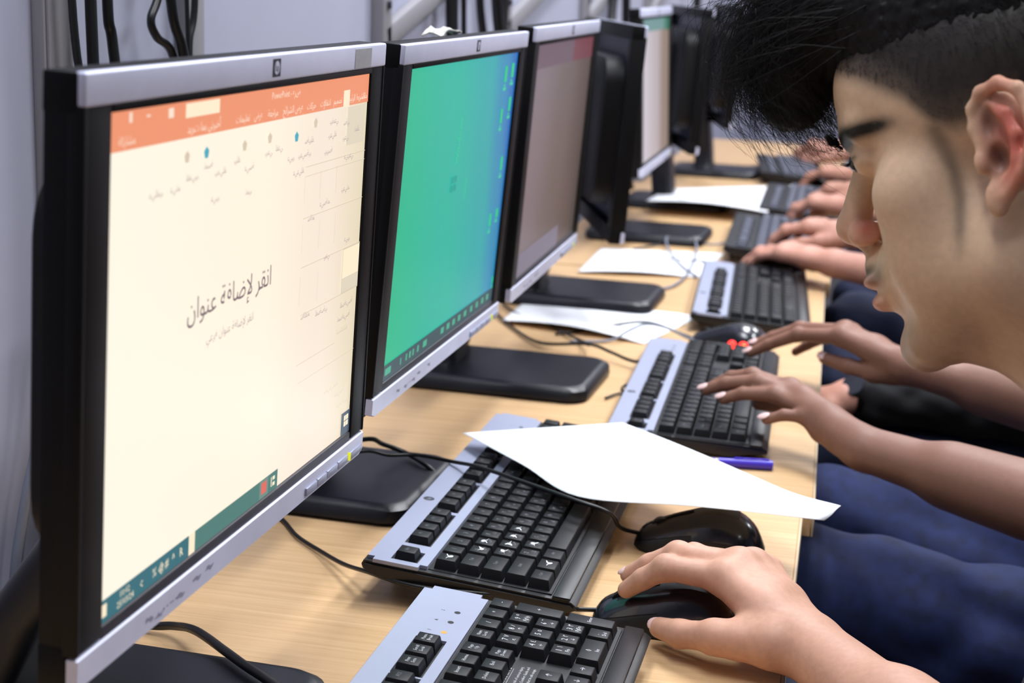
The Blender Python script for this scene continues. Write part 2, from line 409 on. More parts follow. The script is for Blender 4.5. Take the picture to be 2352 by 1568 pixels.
hang(2262, 2258, .010, 'very thick black cable hanging behind the second monitor', [(2262, 452)], 30)
hang(2311, 2316, .0045, 'thin dark cable hanging right beside the thick one behind the second monitor', None, 30)
hang(2400, 2450, .007, 'dark cable hanging before the forked pair behind the second monitor', [(2412, 450)], 30)
hang(2490, 2545, .010, 'thick black cable left half of forked pair behind the third monitor', [(2512, 450)], 30)
hang(2560, 2530, .008, 'thick black cable right half of forked pair behind the third monitor', [(2545, 450)], 34)
hang(3520, 3440, .010, 'dark cable hanging on wall left of the fourth monitor', [(3480, 420)], 30)
hang(3560, 3580, .010, 'dark cable hanging straight on wall near the fourth monitor', None, 40)
hang(4700, 4690, .012, 'dark cable hanging on wall far down the row', None, 40)
# pale loose cables looping down behind the nearest monitor's back
for (ya, xo, rr, lb) in [(1078, 30, .0042, 'pale grey cable dropping behind the nearest monitor, leftmost'), (1098, 22, .0030, 'pale grey thin cable behind the nearest monitor, middle one'), (1122, 34, .0038, 'pale grey cable behind the nearest monitor, rightmost')]:
    cable('loose_cable', lb, 'cable', [(WXm + xo + 30, ya + 60, 230), (WXm + xo + 8, ya + 34, 120), (WXm + xo, ya + 8, 40), (WXm + xo - 4, ya - 6, -60), (WXm + xo - 2, ya + 4, -300), (WXm + xo, ya + 10, -748)], rr, M_gcable, 'pale cables behind the nearest monitor')

# ------------------------------------------------------------------ monitors
W_, H_ = 0.372, 0.259
def screen_rects(name, rects, parent, base_z=0.0):
    """flat picture made of rectangles (x0,y0,x1,y1,material,layer) in mm"""
    vs = []; fs = []; ms = []; mats = []
    for (x0, y0, x1, y1, m, l) in rects:
        z = base_z + l * 0.00008; k = len(vs)
        vs += [(x0 / 1000, y0 / 1000, z), (x1 / 1000, y0 / 1000, z), (x1 / 1000, y1 / 1000, z), (x0 / 1000, y1 / 1000, z)]
        fs.append((k, k + 1, k + 2, k + 3))
        if m not in mats: mats.append(m)
        ms.append(mats.index(m))
    me = mesh_from(vs, fs)
    for m in mats: me.materials.append(m)
    me.polygons.foreach_set('material_index', ms)
    return ob(name, me, None, parent)

M_dirt = mat('grime', srgb(150, 152, 174), 0.7)
def smudge(seed):
    r = random.Random(seed); n = 14; vs = [(0, 0, 0)]
    for i in range(n):
        a = 2 * math.pi * i / n; q = r.uniform(.35, 1.2); vs.append((.0060 * q * math.cos(a), .0018 * q * math.sin(a) + .0006 * math.cos(a * 3), 0))
    return mesh_from(vs, [(0, i + 1, (i + 1) % n + 1) for i in range(n)], 'smudge')
def monitor(label, org, yaw, tilt, base_xy, base_yaw=0.0, screen_mat=None, hide=()):
    """org = screen's lower near corner in mm over the desk; panel local x runs along the row, y up, z to the user"""
    bx, by = base_xy
    t = thing('lcd_monitor', label, 'monitor', V(bx, by, 0), 0, 'monitors along the wall')
    ex = Vector((math.sin(yaw), math.cos(yaw), 0)); nx = Vector((math.cos(yaw), -math.sin(yaw), 0))
    ey = Vector((0, 0, 1)) * math.cos(tilt) + nx * math.sin(tilt); ez = ex.cross(ey)
    PM = Matrix((ex, ey, ez)).transposed().to_4x4(); PM.translation = V(*org) - V(bx, by, 0)
    def P(name, me, m, par=None):
        o = ob(name, me, m, par or t)
        if par is None: o.matrix_local = PM
        return o
    w, h = W_, H_
    # black frame: four bars around the recessed screen, with an outer lip
    bm = bmesh.new()
    def bar(x0, x1, y0, y1, z0, z1, bev=.0012): add_box(bm, ((x0 + x1) / 2, (y0 + y1) / 2, (z0 + z1) / 2), (x1 - x0, y1 - y0, z1 - z0), bev, 2)
    bar(-.0275, 0, -.006, h + .004, -.0185, .0018); bar(w, w + .0262, -.006, h + .004, -.022, .0018)
    bar(-.0278, w + .0262, h, h + .0192, -.0188, -.0005); bar(-.0278, w + .0262, -.0235, -.001, -.0188, -.0035)
    bar(w + .0230, w + .0262, -.006, h + .004, -.006, .0026, .001); bar(-.0278, -.0240, -.006, h + .004, -.006, .0026, .001)
    bar(0, w, h - .0005, h + .0035, -.008, .0022, .0008)
    P('bezel_frame', bm_mesh(bm, angle=40), M_bezel)
    P('bezel_ledge', boxr(0.0, w, -.0085, -.0006, -.004, .0012, .001), M_ledge)
    ts = P('top_strip', boxr(-.0275, w + .0265, h + .0035, h + .0195, -.003, .0028, .0014, 3), M_silver)
    bs = P('bottom_strip', prism([(-.0275, -.0072), (w + .0262, -.0072), (w + .0262, -.0205), (w + .019, -.0237), (-.019, -.0237), (-.0275, -.0205)][::-1],
           [(-.003, 0), (.0017, 0), (.0028, .0008)], 30), M_silver)
    ln = P('back_housing', prism(rrect(w - .01, .205, .035, 6, w / 2, .128), [(-.046, .006), (-.042, 0), (-.018, -.003)], 40), M_black)
    # maker's badge
    x = w / 2 + .010; y = h + .0115
    ob('logo', boxr(x - .0058, x + .0058, y - .0052, y + .0052, .0028, .0031, .0001, 1), M_dark_print, ts)
    bm = bmesh.new(); bmesh.ops.create_circle(bm, cap_ends=True, segments=20, radius=.0040); 
    ob('logo_disc', bm_mesh(bm), M_silver, ts, (x, y, .00318))
    lt = text_ob('logo_letters', 'hp', .0068, M_dark_print, ts, (x, y, .00326))
    # buttons and power light on the lower strip
    xs = [(.2795, .300), (.3005, .319), (.3195, .341), (.3415, .3625), (.3675, .3925)]
    for (a, b) in xs: ob('button', boxr(a, b - .0006, -.0205, -.0150, .0024, .0044, .0006, 2), M_strip, bs)
    ob('power_light', boxr(.3642, .3660, -.0205, -.0145, .0024, .0050, .0005, 2), M_led, bs)
    ob('model_mark', text_mesh('- - -- -', .006), M_dark_print, bs, (.075, -.0165, .0030)).scale = (1.2, 1, 1)
    for q in range(5): ob('dirt_mark', smudge(q + int(abs(org[1]))), M_dirt, bs, (.045 + .021 * q + .006 * math.sin(q * 9 + org[1]), -.0165 + .002 * math.sin(q * 5), .00295))
    sc = P('screen', boxr(0, w, 0, h, -.004, -.0004), screen_mat)
    # stand
    bo = prism(rrect(.232, .176, .026, 6, 0, 0), [(0, .004), (.004, 0), (.0145, .001), (.019, .007), (.0195, .012)], 50)
    o = ob('base', bo, M_base, t); o.rotation_euler = (0, 0, base_yaw)
    off = ez * -.048
    top = PM.translation + ex * (w / 2) + ey * .17 - ez * .062
    ft = Vector((-.088 if bx > -520 else -.030, top.y * .5, 0)); d0 = top.x - ft.x
    sec = rrect(.046, .078, .014, 5, 0, 0); nv = []; nf = []
    for zz, fx in ((.012, 0.0), (.030, .02), (.075, .22), (.14, .62), (top.z, 1.0), (top.z + .03, 1.04)):
        for (qx, qy) in sec: nv.append((ft.x + d0 * fx + qx * (1.25 if zz < .02 else 1), ft.y + (top.y - ft.y) * fx + qy * (1.25 if zz < .02 else 1), zz))
    ns = len(sec)
    for r in range(5):
        for i in range(ns): j = (i + 1) % ns; nf.append((r * ns + i, r * ns + j, (r + 1) * ns + j, (r + 1) * ns + i))
    nf.append(tuple(range(ns))[::-1]); nf.append(tuple(5 * ns + i for i in range(ns)))
    nm = mesh_from(nv, nf, smooth=True); nm.set_sharp_from_angle(angle=math.radians(50)); ob('neck', nm, M_base, t)
    P('neck_mount', boxr(w / 2 - .05, w / 2 + .05, .10, .20, -.066, -.044, .004), M_black)
    return t, sc, ts, bs, P

def grad_emis(name, stops, axis='X', s=1.0, scale=(1, 1, 1), ang=0.0, noise=0.0):
    """self-lit picture whose colour runs along one direction of the panel (object space, metres)"""
    m = bpy.data.materials.new(name); m.use_nodes = True; nt = m.node_tree; b = nt.nodes['Principled BSDF']
    b.inputs['Base Color'].default_value = (.012, .012, .014, 1); b.inputs['Roughness'].default_value = .4
    tc = nt.nodes.new('ShaderNodeTexCoord'); mp = nt.nodes.new('ShaderNodeMapping'); mp.inputs['Scale'].default_value = (1 / W_, 1 / H_, 1)
    nt.links.new(tc.outputs['Object'], mp.inputs[0]); sp = nt.nodes.new('ShaderNodeSeparateXYZ'); nt.links.new(mp.outputs[0], sp.inputs[0])
    mu = nt.nodes.new('ShaderNodeMath'); mu.operation = 'MULTIPLY_ADD'; mu.inputs[1].default_value = ang; nt.links.new(sp.outputs['Y'], mu.inputs[0]); nt.links.new(sp.outputs['X'], mu.inputs[2])
    src = mu.outputs[0]; mxp = max(1.0, stops[-1][0])
    if noise:
        n = nt.nodes.new('ShaderNodeTexNoise'); n.inputs['Scale'].default_value = 2.2; n.inputs['Detail'].default_value = 1; nt.links.new(mp.outputs[0], n.inputs['Vector'])
        m2 = nt.nodes.new('ShaderNodeMath'); m2.operation = 'MULTIPLY_ADD'; m2.inputs[1].default_value = noise; nt.links.new(n.outputs['Fac'], m2.inputs[0]); nt.links.new(src, m2.inputs[2]); src = m2.outputs[0]
    dv = nt.nodes.new('ShaderNodeMath'); dv.operation = 'DIVIDE'; dv.inputs[1].default_value = mxp; nt.links.new(src, dv.inputs[0]); src = dv.outputs[0]
    r = nt.nodes.new('ShaderNodeValToRGB'); r.color_ramp.interpolation = 'EASE'
    while len(r.color_ramp.elements) < len(stops): r.color_ramp.elements.new(0.5)
    for e, (p, c) in zip(r.color_ramp.elements, stops): e.position = p / mxp; e.color = c
    nt.links.new(src, r.inputs[0]); nt.links.new(r.outputs[0], b.inputs['Emission Color']); b.inputs['Emission Strength'].default_value = s
    return m
D2 = math.pi / 180
# 1: bright cream presentation editor
S1 = grad_emis('cream_screen', [(0.0, srgb(255, 247, 228)), (0.5, srgb(255, 243, 222)), (0.8, srgb(246, 230, 212)), (1.0, srgb(232, 218, 190))], s=1.0)
m1, sc1, ts1, bs1, P1 = monitor('nearest monitor, bright cream slide editor with orange title band', (-378.7, 660.9, 160), -.99 * D2, 2.61 * D2, (-470, 847), 0, S1)
E_or = emis('screen_orange', srgb(240, 150, 112), 1.0); E_pale = emis('screen_pale', srgb(252, 236, 205), 1.0); E_teal = emis('screen_teal', srgb(42, 106, 118), 1.0)
E_tealg = emis('screen_tealgreen', srgb(72, 122, 116), 1.0); E_ink = emis('screen_ink', srgb(112, 94, 102), 1.0); E_ink2 = emis('screen_ink_soft', srgb(176, 160, 158), 1.0); E_line = emis('screen_line', srgb(214, 200, 176), 1.0)
E_wt = emis('screen_white', srgb(250, 226, 205), 1.0); E_red = emis('screen_red', srgb(222, 104, 92), 1.0); E_tile = emis('screen_tile', srgb(110, 140, 130), 1.0); E_blue = emis('screen_bluegrey', srgb(66, 82, 100), 1.0); E_cy = emis('screen_cyan', srgb(70, 170, 190), 1.0); E_tan = emis('screen_tan', srgb(224, 212, 190), 1.0)
R1 = [(0, 239, 372, 259, E_or, 1), (0, 0, 103, 12.5, E_teal, 1), (111, 0, 218, 12.5, E_tealg, 1), (218, 0, 234.5, 12.5, E_tealg, 1), (205, 0.5, 219, 12.2, E_tile, 2), (207.5, 3, 216, 10.5, E_red, 3),
      (354, 0, 372, 17, E_blue, 1), (322, 238.4, 334, 249.5, E_pale, 2), (82, 249.5, 124, 257, E_pale, 2), (103, 0, 111, 12.5, E_pale, 1)]
# window buttons
for (x, y, w, h) in [(20, 252, 3, 5), (38, 253.5, 4, 1), (62, 251, 6, 5)]: R1.append((x, y, x + w, y + h, E_wt, 2))
# start symbol: four panes
for (x, y) in [(359.5, 6), (364.3, 6), (359.5, 10.4), (364.3, 10.4)]: R1.append((x, y, x + 4.2, y + 3.8, E_pale, 2))
# task view glyph and keyboard glyphs
for (x, y, w, h) in [(223.5, 3.2, 1.2, 6.5), (226, 3.2, 4, 2.4), (226, 7.2, 4, 2.4), (1.0, 3, 6, 7)]: R1.append((x, y, x + w, y + h, E_pale, 2))
# thin slide-pane rules
for (x0, y0, x1, y1) in [(258, 205, 372, 205.5), (258, 172, 372, 172.5), (258, 140, 372, 140.5), (262, 108, 372, 108.5), (258, 75, 330, 75.4), (286, 182, 286.5, 200), (316, 182, 316.5, 200), (258, 182, 258.4, 200), (258, 199, 372, 199.4), (258, 150, 258.4, 168), (288, 148, 288.4, 168), (318, 148, 318.4, 168), (258, 115, 258.4, 135), (290, 113, 290.4, 133), (262, 62, 372, 62.3)]: R1.append((x0, y0, x1, y1, E_line, 1))
R1 += [(338, 108, 372, 140, E_line, 1), (338.6, 119, 371.5, 139.4, E_pale, 2), (339, 109, 371.5, 118.6, E_tan, 2), (332, 212, 366, 238, E_tan, 1)]
screen_rects('title_bar', [r for r in R1 if r[1] > 236], sc1); screen_rects('task_bar', [r for r in R1 if r[3] < 20 and r[0] < 300], sc1); screen_rects('start_button', [r for r in R1 if r[3] < 20 and r[0] >= 300], sc1); screen_rects('side_pane', [r for r in R1 if r[3] >= 20 and r[1] <= 236], sc1)
def arabic(s):   # spelled right to left with joined letter forms
    return s[::-1]
TITLE = '\u0627\ufee7\ufed8\ufeae \ufef9\ufebf\ufe8e\ufed3\ufe94 \ufecb\ufee8\ufeee\u0627\ufee5'
SUB = TITLE + ' \ufed3\ufeae\ufecb\ufef2'
LZ = .0002
text_ob('title_text', arabic(TITLE), .0172, E_ink, sc1, (.150, .144, LZ))
text_ob('subtitle_text', arabic(SUB), .0072, E_ink2, sc1, (.150, .124, LZ))
for (s, x, y, sz, m) in [('\ufee3\ufee0\ufed2', .364, .2435, .0058, E_wt), ('\u0627\ufedf\ufeb8\ufeae\ufef3\ufec2 \u0627\ufedf\ufeae\ufe8b\ufef4\ufeb4\ufef2', .345, .2435, .006, E_wt), ('\ufe97\ufebc\ufee4\ufef4\ufee2', .311, .2435, .0058, E_wt), ('\u0627\ufee7\ufe98\ufed8\ufe8e\ufef9\u062a', .288, .2435, .0058, E_wt), ('\ufea3\ufeae\ufedb\ufe8e\u062a', .263, .2435, .0058, E_wt),
                         ('\u0639\u0631\u0636 \u0627\ufedf\ufeb8\ufeae\u0627\ufe8b\ufea2', .232, .2435, .0062, E_wt), ('\ufee3\ufeae\u0627\ufe9f\ufecc\ufe94', .200, .2435, .0058, E_wt), ('\u0639\u0631\u0636', .178, .2435, .0058, E_wt), ('\ufe97\ufecc\ufee0\ufef4\ufee4\ufe8e\u062a', .156, .2435, .0058, E_wt), ('\u0623\ufea7\ufe92\ufeae\ufee7\ufef2 \ufe91\ufee4\ufe8e \u062a\ufeae\ufef3\ufeaa', .105, .2435, .0064, E_wt), ('\ufee3\ufeb8\ufe8e\u0631\ufedb\ufe94', .018, .2435, .006, E_wt), ('PowerPoint - \u0639\u0631\u0636', .220, .2535, .0058, E_wt)]:
    text_ob('menu_text', s if s.startswith('Power') else arabic(s), sz, m, sc1, (x, y, LZ + .0001))
rb = random.Random(7)
for (x, y, n) in [(.352, .222, 2), (.330, .228, 2), (.330, .218, 2), (.306, .231, 3), (.304, .222, 3), (.298, .212, 3), (.262, .222, 3), (.255, .214, 4), (.232, .214, 2), (.212, .222, 2), (.196, .221, 2), (.168, .215, 2), (.150, .221, 2), (.128, .217, 3), (.112, .222, 2), (.092, .218, 3), (.072, .214, 2), (.050, .214, 3), (.246, .204, 3), (.168, .201, 2), (.122, .203, 2), (.338, .205, 3), (.350, .100, 4), (.346, .091, 4), (.344, .082, 5), (.335, .183, 3), (.296, .178, 3), (.272, .171, 2), (.344, .147, 2), (.305, .141, 2), (.270, .107, 3), (.300, .104, 4), (.328, .044, 5), (.345, .036, 3), (.352, .027, 4)]:
    s = ''.join(rb.choice(['\ufe92\ufeae', '\ufee0\ufed8', '\ufe97\ufee4', '\ufeb3\ufe94', '\ufecb\ufef2']) for _ in range(n))
    text_ob('small_text', s, .0055, E_ink2 if y > .09 else E_tan if y < .05 else E_line, sc1, (x, y, LZ))
for (x, y, m) in [(.240, .226, E_cy), (.109, .229, E_cy), (.085, .229, E_line), (.160, .228, E_line), (.197, .229, E_line), (.272, .232, E_line)]:
    bm = bmesh.new(); bmesh.ops.create_cone(bm, cap_ends=True, segments=5, radius1=.0035, radius2=.0025, depth=.00005); ob('toolbar_icon', bm_mesh(bm), m, sc1, (x, y, LZ))
for (x, s) in [(.024, '02:52'), (.024, '25/03/24')]: pass
text_ob('clock_text', '10:02', .0052, E_pale, sc1, (.026, .0088, LZ + .0001)); text_ob('date_text', '25/03/24', .0052, E_pale, sc1, (.027, .0036, LZ + .0001))
for (x, g) in [(.045, 'c'), (.060, '%'), (.068, '@'), (.075, '#'), (.083, '^'), (.093, 'R')]: text_ob('tray_glyph', g, .0075, E_pale, sc1, (x, .0062, LZ + .0001))
ob('tape_residue', boxr(.333, .366, H_ + .0045, H_ + .0175, .0028, .0031, .0001, 1), M_tape, ts1)

# 2: green to blue desktop picture
S2 = grad_emis('green_desktop', [(0.0, srgb(20, 190, 142)), (0.5, srgb(24, 186, 164)), (0.85, srgb(34, 172, 174)), (1.0, srgb(38, 142, 186)), (1.12, srgb(22, 106, 188))], s=0.92, ang=0.10, noise=0.07)
m2, sc2, ts2, bs2, P2 = monitor('second monitor from the front, green and blue desktop picture', (-413.9, 1184.7, 155.6), -1.35 * D2, 4.41 * D2, (-532, 1350), 0, S2)
E_g = emis('icon_green', srgb(30, 200, 120), 1.0); E_bar = emis('taskbar_dark', srgb(52, 82, 92), .9); E_bt = emis('bar_text', srgb(66, 172, 140), 1.0); E_dk = emis('wall_logo', srgb(26, 158, 144), 1.0); E_gy = emis('wall_text', srgb(60, 200, 150), 1.0); E_lt = emis('light_band', srgb(84, 188, 180), 1.0)
R2 = [(0, 0, 372, 13.5, E_bar, 1)]
for (x, y, w, h) in [(349, 226, 10, 22), (322, 222, 9, 24), (352, 192, 9, 22), (322, 182, 8, 22), (345, 132, 8, 22), (348, 86, 9, 14), (322, 78, 8, 20), (364, 14, 5, 12)]:
    R2 += [(x, y + h * .35, x + w, y + h, E_g, 1), (x - 2, y, x + w + 1, y + h * .14, E_gy, 1), (x, y + h * .18, x + w * .7, y + h * .26, E_gy, 1)]
for (x, w) in [(8, 16), (50, 3), (66, 4), (76, 5), (86, 4), (100, 5), (118, 12), (176, 10), (196, 10), (216, 9), (236, 9), (258, 9), (282, 8), (304, 8), (326, 8), (346, 8)]:
    R2 += [(x, 4, x + w, 10, E_bt, 2)]
R2 += [(158, 140, 167, 146, E_dk, 1), (158, 148, 167, 154, E_dk, 1), (169, 140, 178, 146, E_dk, 1), (169, 148, 178, 154, E_dk, 1)]
screen_rects('screen_picture', R2, sc2)
text_ob('picture_text', 'Windows', .014, E_gy, sc2, (.172, .186, LZ), rotz=math.pi / 2 * .96, sx=.8)
text_ob('picture_text', 'hakim', .011, E_gy, sc2, (.212, .138, LZ), rotz=math.pi / 2 * .96, sx=.8)
# crumpled bit of tape left on top of the case
bm = bmesh.new(); bmesh.ops.create_grid(bm, x_segments=9, y_segments=5, size=.5)
for v in bm.verts: v.co = Vector((v.co.x * .062, v.co.y * .019, .0045 + .0016 * math.sin(v.co.x * 9) * math.cos(v.co.y * 7) + random.uniform(-.0012, .0014) - .0045 * abs(v.co.x) * 2 + .001))
bmesh.ops.solidify(bm, geom=bm.faces[:], thickness=.0012)
tp = ob('crumpled_tape', bm_mesh(bm), M_putty); tp.location = V(-424, 1362, 155.6 + 279.3); tp.rotation_euler = (0, 0, math.pi / 2); tag(tp, 'crumpled whitish scrap of tape on top of the second monitor', 'tape')

# 3: dim brown picture, seen too obliquely to read
S3 = grad_emis('dim_screen', [(0.0, srgb(126, 112, 116)), (0.5, srgb(108, 94, 88)), (0.8, srgb(98, 82, 76)), (1.0, srgb(80, 70, 62))], s=.9, ang=-.1)
m3, sc3, ts3, bs3, P3 = monitor('third monitor from the front, dim brownish picture with dark red band', (-426.1, 1665.6, 158), -2.61 * D2, 3.63 * D2, (-470, 1822), 0, S3)
E_r3 = emis('dim_red', srgb(118, 60, 70), .9); E_r3b = emis('dim_red2', srgb(108, 88, 100), .9)
screen_rects('screen_picture', [(0, 232, 230, 259, E_r3b, 1), (230, 232, 372, 259, E_r3, 1)], sc3); screen_rects('lower_band', [(0, 0, 250, 26, emis('dim_low', srgb(128, 120, 138), .9), 1)], sc3)
# 4: turned away
S4 = emis('off_screen', srgb(22, 26, 40), .6)
m4, sc4, *_ = monitor('fourth monitor from the front, turned away and seen edge on', (-402, 2165, 150), -21 * D2, 3.5 * D2, (-486, 2350), 0, S4)
# 5: beige with green band
S5 = grad_emis('beige_screen', [(0.0, srgb(206, 198, 206)), (0.5, srgb(186, 174, 176)), (0.8, srgb(150, 128, 116)), (1.0, srgb(150, 132, 118))], s=.95)
m5, sc5, *_ = monitor('fifth monitor from the front, pale screen with a green title band', (-490.5, 2826.7, 163), -1.97 * D2, -2.9 * D2, (-500, 3010), 0, S5)
screen_rects('screen_picture', [(0, 236, 300, 259, emis('green_band', srgb(110, 150, 148), .95), 1), (300, 234, 372, 259, emis('green_band2', srgb(60, 120, 100), .95), 1)], sc5)
m6, sc6, *_ = monitor('sixth monitor from the front, dark and seen edge on', (-462, 3310, 160), -19 * D2, 3.4 * D2, (-520, 3480), 0, S4)
m7, sc7, *_ = monitor('seventh monitor, dark, farthest down the row', (-470, 3960, 160), -16 * D2, 3.4 * D2, (-520, 4130), 0, S4)
# ------------------------------------------------------------------ keyboards
U = 0.01905
KEYC = {}
def key_mesh(w, d, hgt=.0088):
    k = (round(w, 5), round(d, 5))
    if k in KEYC: return KEYC[k]
    a, b = w / 2 - .0005, d / 2 - .0005; ta, tb0, tb1 = w / 2 - .0029, -d / 2 + .0030, d / 2 - .0020
    rings = [(-hgt, a, -b, b), (-.0012, ta + .0005, tb0 - .0006, tb1 + .0005), (-.0003, ta, tb0, tb1), (0, ta - .0008, tb0 + .0008, tb1 - .0008)]
    vs = []; fs = []
    for (z, x, y0, y1) in rings: vs += [(-x, y0, z), (x, y0, z), (x, y1, z), (-x, y1, z)]
    for r in range(3):
        for i in range(4): j = (i + 1) % 4; fs.append((r * 4 + i, r * 4 + j, r * 4 + 4 + j, r * 4 + 4 + i))
    fs.append((12, 13, 14, 15)); me = mesh_from(vs, fs, 'key'); me.polygons.foreach_set('use_smooth', [True] * len(me.polygons)); me.set_sharp_from_angle(angle=math.radians(38))
    me.materials.append(M_key); KEYC[k] = me; return me
def layout():
    """(x centre, row centre, width, depth, legend) in key units; row 0 is the number row, rows run to the front"""
    K = []
    def row(y, x, items):
        for it in items:
            w, s = it if isinstance(it, tuple) else (1, it)
            if s is not None: K.append((x + w / 2, y, w, 1, s))
            x += w
    F = .033 / U
    row(F, 0, ['Esc']); row(F, 2, ['F1', 'F2', 'F3', 'F4']); row(F, 6.5, ['F5', 'F6', 'F7', 'F8']); row(F, 11, ['F9', 'F10', 'F11', 'F12']); row(F, 15.25, ['Prnt\nScrn', 'Scroll\nLock', 'Pause\nBreak'])
    row(0, 0, ['`', '1', '2', '3', '4', '5', '6', '7', '8', '9', '0', '-', '=', (2, '<--')])
    row(-1, 0, [(1.5, 'Tab')] + list('QWERTYUIOP[]') + [(1.5, '\\')])
    row(-2, 0, [(1.75, 'Caps')] + list('ASDFGHJKL') + [';', "'", (2.25, 'Enter')])
    row(-3, 0, [(2.25, 'Shift')] + list('ZXCVBNM') + [',', '.', '/', (2.75, 'Shift')])
    row(-4, 0, [(1.25, 'Ctrl'), (1.25, '#'), (1.25, 'Alt'), (6.25, ''), (1.25, 'Alt'), (1.25, '#'), (1.25, '='), (1.25, 'Ctrl')])
    row(0, 15.25, ['Insert', 'Home', 'Page\nUp']); row(-1, 15.25, ['Delete', 'End', 'Page\nDown'])
    row(-3, 16.25, ['\u2191']); row(-4, 15.25, ['\u2190', '\u2193', '\u2192'])
    n = 18.5
    row(0, n, ['Num\nLock', '/', '*', '-']); row(-1, n, ['7', '8', '9']); row(-2, n, ['4', '5', '6']); row(-3, n, ['1', '2', '3']); row(-4, n, [(2, '0'), '.'])
    K.append((n + 3.5, -1.5, 1, 2, '+')); K.append((n + 3.5, -3.5, 1, 2, 'Enter'))
    return K
LAY = layout()
AR = dict(zip('QWERTYUIOPASDFGHJKLZXCVBNM', ['\u0636', '\u0635', '\u062b', '\u0642', '\u0641', '\u063a', '\u0639', '\u0647', '\u062e', '\u062d', '\u0634', '\u0633', '\u064a', '\u0628', '\u0644', '\u0627', '\u062a', '\u0646', '\u0645', '\u0626', '\u0621', '\u0624', '\u0631', '\u0649', '\u0629', '\u0648']))
NUM = {'7': ('\u0667', '\u2196'), '8': ('\u0668', '\u2191'), '9': ('\u0669', 'PgUp'), '4': ('\u0664', '\u2190'), '5': ('\u0665', ''), '6': ('\u0666', '\u2192'), '1': ('\u0661', 'Fin'), '2': ('\u0662', '\u2193'), '3': ('\u0663', 'PgDn'), '0': ('', 'Ins'), '.': ('', 'Del')}
LEGC = {}
def join_text(items, key):
    """several small texts printed on one key -> one flat mesh"""
    if key in LEGC: return LEGC[key]
    vs = []; fs = []
    for (s, size, x, y) in items:
        if not s: continue
        me = text_mesh(s, size); o = len(vs)
        vs += [(v.co.x + x, v.co.y + y, 0) for v in me.vertices]; fs += [tuple(i + o for i in p.vertices) for p in me.polygons]
    me = mesh_from(vs, fs, 'legend'); LEGC[key] = me; return me
SMEARC = {}
def smear(seed):
    r = random.Random(seed); n = 16; vs = [(0, 0, 0)]
    ph = r.uniform(0, 6)
    for i in range(n):
        a = 2 * math.pi * i / n; q = 1 + .45 * math.sin(3 * a + ph) + r.uniform(-.3, .3); vs.append((.0042 * q * math.cos(a), .0016 * q * math.sin(a) + .0012 * math.cos(a * 2 + ph), 0))
    return mesh_from(vs, [(0, i + 1, (i + 1) % n + 1) for i in range(n)], 'smear')
M_smear = mat('worn_white', srgb(222, 226, 232), 0.7)
